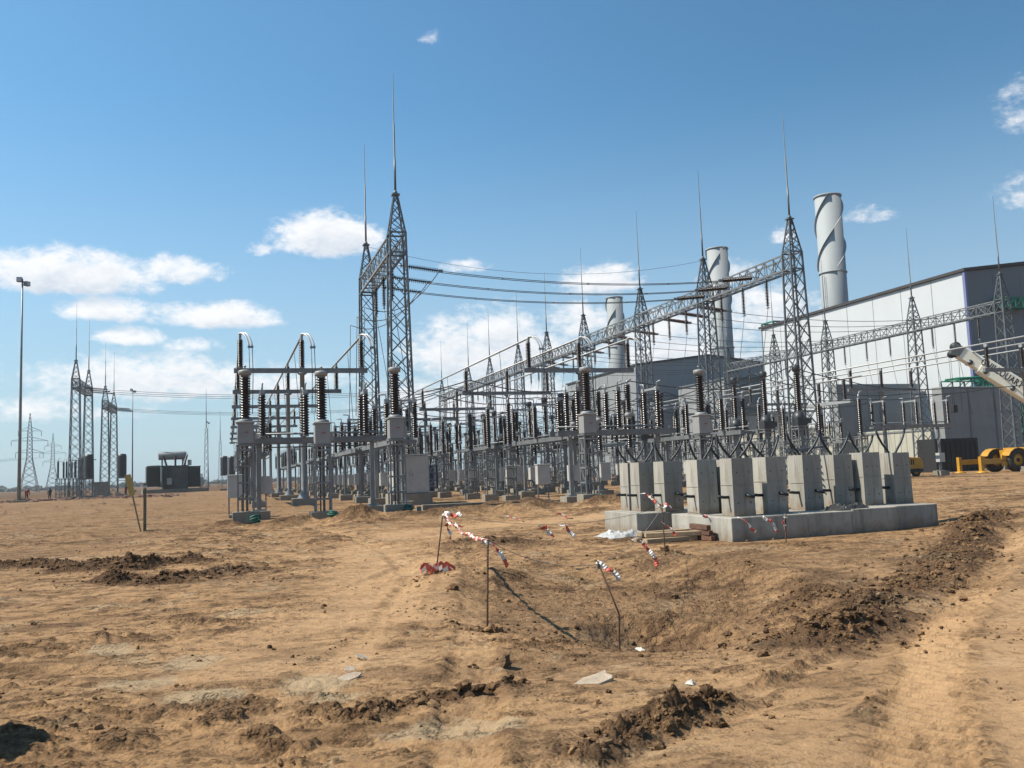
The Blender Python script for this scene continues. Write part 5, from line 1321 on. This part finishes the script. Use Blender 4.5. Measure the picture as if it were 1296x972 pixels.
# rubble strip and far scrub
def strip(name, n, fn, m, label, cat, seed):
    rnd = random.Random(seed); v0, f0 = ico(1); V = []; Fs = []
    for i in range(n):
        x, y, s, sz = fn(rnd); p = v0 * (1 + .35 * RNG.uniform(-1, 1, (len(v0), 1))) * s * np.array([1, 1, sz]); p += (x, y, gz0(x, y) + s * sz * .4)
        V.append(p); Fs.append(f0 + i * len(v0))
    me = bpy.data.meshes.new(name); me.from_pydata(np.concatenate(V).tolist(), [], np.concatenate(Fs).tolist()); me.materials.append(m)
    o = bpy.data.objects.new(name, me); COL.objects.link(o); stuff(o); tag(o, label, cat)
def gz0(x, y): return 0.0
RUBBLE = mat('red_brown_rubble', (0.20, 0.10, 0.065), .9, 0, .5, 1.5)
strip('rubble', 500, lambda r: (r.uniform(-40, -6), r.gauss(118, 7), abs(r.gauss(.22, .16)) + .05, .7), RUBBLE, 'low strip of red-brown rubble along the far left edge of the yard', 'rubble', 4)
strip('far_scrub', 2600, lambda r: (lambda a, d: (d * math.sin(a), d * math.cos(a), r.uniform(1.5, 4.5), r.uniform(.5, 1.0)))(R(r.uniform(-45, 75)), r.uniform(850, 1300)), FARTREE, 'dark line of scrub along the horizon', 'scrub', 5)

# ------------------------------------------------------------------ sky, sun, camera
SUN_EL, SUN_AZ = R(50), R(-90 + 12)       # azimuth from +Y towards +X
w = bpy.data.worlds.new('World'); sc.world = w; w.use_nodes = True
nt = w.node_tree; N, L = nt.nodes, nt.links; N.clear()
out = N.new('ShaderNodeOutputWorld'); bg = N.new('ShaderNodeBackground'); L.new(bg.outputs[0], out.inputs[0])
sky = N.new('ShaderNodeTexSky'); sky.sky_type = 'NISHITA'; sky.sun_disc = False; sky.sun_elevation = SUN_EL; sky.sun_rotation = SUN_AZ
sky.altitude = 200; sky.air_density = 1.0; sky.dust_density = 1.2; sky.ozone_density = 1.6
SKY_STR = 0.0875
bg.inputs['Strength'].default_value = SKY_STR
CLOUDS = [  # azimuth, elevation, half width, half height, weight
    (6.3, 15.4, 4.0, 1.7, 1.1), (-8.9, 12.6, 5.6, 1.7, 1.1), (-3.0, 12.9, 3.2, 1.0, .7), (-7.0, 10.5, 3.0, 1.0, .9), (-0.6, 10.3, 5.0, 1.0, .9), (-5.5, 8.9, 2.3, .7, .7), (-1.9, 8.4, 2.3, .5, .5),
    (-4.0, 6.6, 8.0, 1.8, .8), (-14.5, 7.2, 2.6, 1.8, .6), (3.0, 6.2, 5.0, 1.4, .5), (-10.0, 4.6, 6.0, 1.0, .4), (49.4, 18.8, 1.6, 1.3, .26), (49.2, 14.4, 2.0, 1.0, .32), (40.7, 14.5, 1.5, .6, .3), (24.0, 12.2, 3.1, 1.3, .75), (16.8, 8.4, 6.6, 2.8, .85), (22.4, 9.6, 3.0, 1.4, .7),
    (28.5, 7.8, 6.0, 2.8, .8), (34.5, 9.6, 4.0, 1.8, .75), (13.3, 27.1, .9, .5, .35), (2.1, 14.4, 1.0, .6, .4), (15.5, 5.0, 9.0, 2.2, .75), (32.0, 12.0, 2.2, 1.0, .5), (15.0, 13.3, 1.6, .5, .35), (35.5, 14.0, 1.0, .7, .5),
    (60, 13, 6, 2.5, .9), (70, 20, 5, 2, .9), (-25, 12, 7, 2.2, .9), (-32, 18, 5, 1.6, .8), (-45, 10, 9, 2.6, .9), (95, 14, 10, 3, .9), (150, 12, 12, 3, .9), (-120, 14, 12, 3.2, .9), (-80, 20, 8, 2.5, .8), (-165, 22, 9, 3, .8)]
def math_(op, a, b=None, c=None, tree=None):
    n = tree.nodes.new('ShaderNodeMath'); n.operation = op
    for i, q in enumerate((a, b, c)):
        if q is None: continue
        if isinstance(q, (int, float)): n.inputs[i].default_value = q
        else: tree.links.new(q, n.inputs[i])
    return n.outputs[0]
G = bpy.data.node_groups.new('cloud_density', 'ShaderNodeTree')
G.interface.new_socket('Az', in_out='INPUT', socket_type='NodeSocketFloat'); G.interface.new_socket('El', in_out='INPUT', socket_type='NodeSocketFloat'); G.interface.new_socket('Density', in_out='OUTPUT', socket_type='NodeSocketFloat')
gi = G.nodes.new('NodeGroupInput'); go = G.nodes.new('NodeGroupOutput')
acc = None
for az, el, hw, hh, wt in CLOUDS:
    u = math_('MULTIPLY', math_('SUBTRACT', gi.outputs['Az'], az, tree=G), 1 / hw, tree=G)
    v0 = math_('SUBTRACT', gi.outputs['El'], el - hh * .35, tree=G)
    vu = math_('MULTIPLY', v0, 1 / (hh * 1.25), tree=G); vd = math_('MULTIPLY', v0, -1 / (hh * .62), tree=G)
    v = math_('MAXIMUM', vu, vd, tree=G)
    q = math_('ADD', math_('MULTIPLY', u, u, tree=G), math_('MULTIPLY', v, v, tree=G), tree=G)
    e = math_('MULTIPLY', math_('SUBTRACT', 1.0, q, tree=G), wt, tree=G)
    e = math_('MAXIMUM', e, -1.5, tree=G)
    acc = e if acc is None else math_('SMOOTH_MAX', acc, e, 0.25, tree=G)
cb = G.nodes.new('ShaderNodeCombineXYZ'); G.links.new(gi.outputs['Az'], cb.inputs[0]); G.links.new(math_('MULTIPLY', gi.outputs['El'], 1.7, tree=G), cb.inputs[1])
def gn(scale, det, rough, dist=0.0):
    n = G.nodes.new('ShaderNodeTexNoise'); n.inputs['Scale'].default_value = scale; n.inputs['Detail'].default_value = det; n.inputs['Roughness'].default_value = rough; n.inputs['Distortion'].default_value = dist
    G.links.new(cb.outputs[0], n.inputs['Vector']); return n.outputs['Fac']
n1 = math_('SUBTRACT', gn(.42, 7, .62, .4), .5, tree=G); n2 = math_('SUBTRACT', gn(1.5, 8, .62, .3), .5, tree=G)
d = math_('ADD', acc, math_('MULTIPLY', n1, 1.7, tree=G), tree=G); d = math_('ADD', d, math_('MULTIPLY', n2, .9, tree=G), tree=G)
G.links.new(d, go.inputs[0])
tc = N.new('ShaderNodeTexCoord'); sx = N.new('ShaderNodeSeparateXYZ'); L.new(tc.outputs['Generated'], sx.inputs[0])
az = math_('MULTIPLY', math_('ARCTAN2', sx.outputs[0], sx.outputs[1], tree=nt), 180 / math.pi, tree=nt)
el = math_('MULTIPLY', math_('ARCSINE', sx.outputs[2], tree=nt), 180 / math.pi, tree=nt)
def dens(daz, del_):
    g = N.new('ShaderNodeGroup'); g.node_tree = G
    L.new(math_('ADD', az, daz, tree=nt), g.inputs[0]); L.new(math_('ADD', el, del_, tree=nt), g.inputs[1]); return g.outputs[0]
d0 = dens(0, 0); d1 = dens(-.5, .8)
def mr(s, a, b, lo, hi, smooth=True):
    n = N.new('ShaderNodeMapRange'); n.interpolation_type = 'SMOOTHSTEP' if smooth else 'LINEAR'
    n.inputs[1].default_value = a; n.inputs[2].default_value = b; n.inputs[3].default_value = lo; n.inputs[4].default_value = hi; L.new(s, n.inputs[0]); return n.outputs[0]
alpha = mr(d0, -.06, .80, 0, .92)
shade = mr(d1, .1, 1.5, 0, 1)
def wmix(f, a, b):
    x = N.new('ShaderNodeMix'); x.data_type = 'RGBA'
    if isinstance(f, float): x.inputs['Factor'].default_value = f
    else: L.new(f, x.inputs['Factor'])
    for k, q in (('A', a), ('B', b)):
        if isinstance(q, tuple): x.inputs[k].default_value = (*q, 1)
        else: L.new(q, x.inputs[k])
    return x.outputs['Result']
K = 0.70 / SKY_STR
ccol = wmix(shade, (1.0 * K, .99 * K, .99 * K), (.62 * K, .68 * K, .77 * K))
hz = mr(el, -1, 24, .72, 0)
tint = N.new('ShaderNodeMix'); tint.data_type = 'RGBA'; tint.blend_type = 'MULTIPLY'; tint.inputs['Factor'].default_value = 1.0
L.new(sky.outputs[0], tint.inputs['A']); tint.inputs['B'].default_value = (.76, 1.29, 1.42, 1)
tw_ = N.new('ShaderNodeMix'); tw_.data_type = 'RGBA'; tw_.blend_type = 'MULTIPLY'; tw_.inputs['Factor'].default_value = 1.0
L.new(tint.outputs['Result'], tw_.inputs['A']); L.new(mr(math_('ABSOLUTE', math_('ADD', az, 78, tree=nt), tree=nt), 80, 135, .90, .70), tw_.inputs['B'])
skyc = wmix(hz, tw_.outputs['Result'], (.50 * K, .60 * K, .70 * K))
fin = wmix(alpha, skyc, ccol)
L.new(fin, bg.inputs['Color'])
sun = bpy.data.lights.new('sun', 'SUN'); sun.energy = 5.0; sun.angle = R(.53); sun.color = (1.0, .92, .78)
so = bpy.data.objects.new('sun', sun); COL.objects.link(so)
sd = Vector((math.sin(SUN_AZ) * math.cos(SUN_EL), math.cos(SUN_AZ) * math.cos(SUN_EL), math.sin(SUN_EL)))
so.rotation_euler = sd.to_track_quat('Z', 'Y').to_euler(); so.location = (0, 0, 60)

cam = bpy.data.cameras.new('camera'); co = bpy.data.objects.new('camera', cam); COL.objects.link(co); sc.camera = co
cam.sensor_width = 36; cam.lens = 36 * 1122 / 1296; cam.clip_start = .1; cam.clip_end = 20000
f = Vector((SY * math.cos(PITCH), CY * math.cos(PITCH), math.sin(PITCH))); r0 = Vector((CY, -SY, 0)); u0 = r0.cross(f)
up = u0 * math.cos(ROLL) + r0 * math.sin(ROLL); rt = r0 * math.cos(ROLL) - u0 * math.sin(ROLL)
co.matrix_world = Matrix(((rt.x, up.x, -f.x, 0), (rt.y, up.y, -f.y, 0), (rt.z, up.z, -f.z, 1.7), (0, 0, 0, 1)))
sc.view_settings.view_transform = 'Standard'; sc.view_settings.look = 'None'; sc.view_settings.exposure = 0.62; sc.view_settings.gamma = 1
sc.cycles.use_denoising = True
sc.cycles.max_bounces = 6; sc.cycles.transparent_max_bounces = 8

# ------------------------------------------------------------------ air
HZ = bpy.data.materials.new('haze'); HZ.use_nodes = True
hn = HZ.node_tree; hn.nodes.clear()
ho_ = hn.nodes.new('ShaderNodeOutputMaterial'); pv = hn.nodes.new('ShaderNodeVolumePrincipled')
pv.inputs['Color'].default_value = (.80, .86, .93, 1); pv.inputs['Density'].default_value = 0.00024; pv.inputs['Anisotropy'].default_value = 0.3
hn.links.new(pv.outputs['Volume'], ho_.inputs['Volume'])
hz_o = MB().box((50, 420, 33), (1500, 1900, 70), HZ).build('haze'); stuff(hz_o); hz_o['label'] = 'thin summer haze over the whole yard'; hz_o['category'] = 'haze'
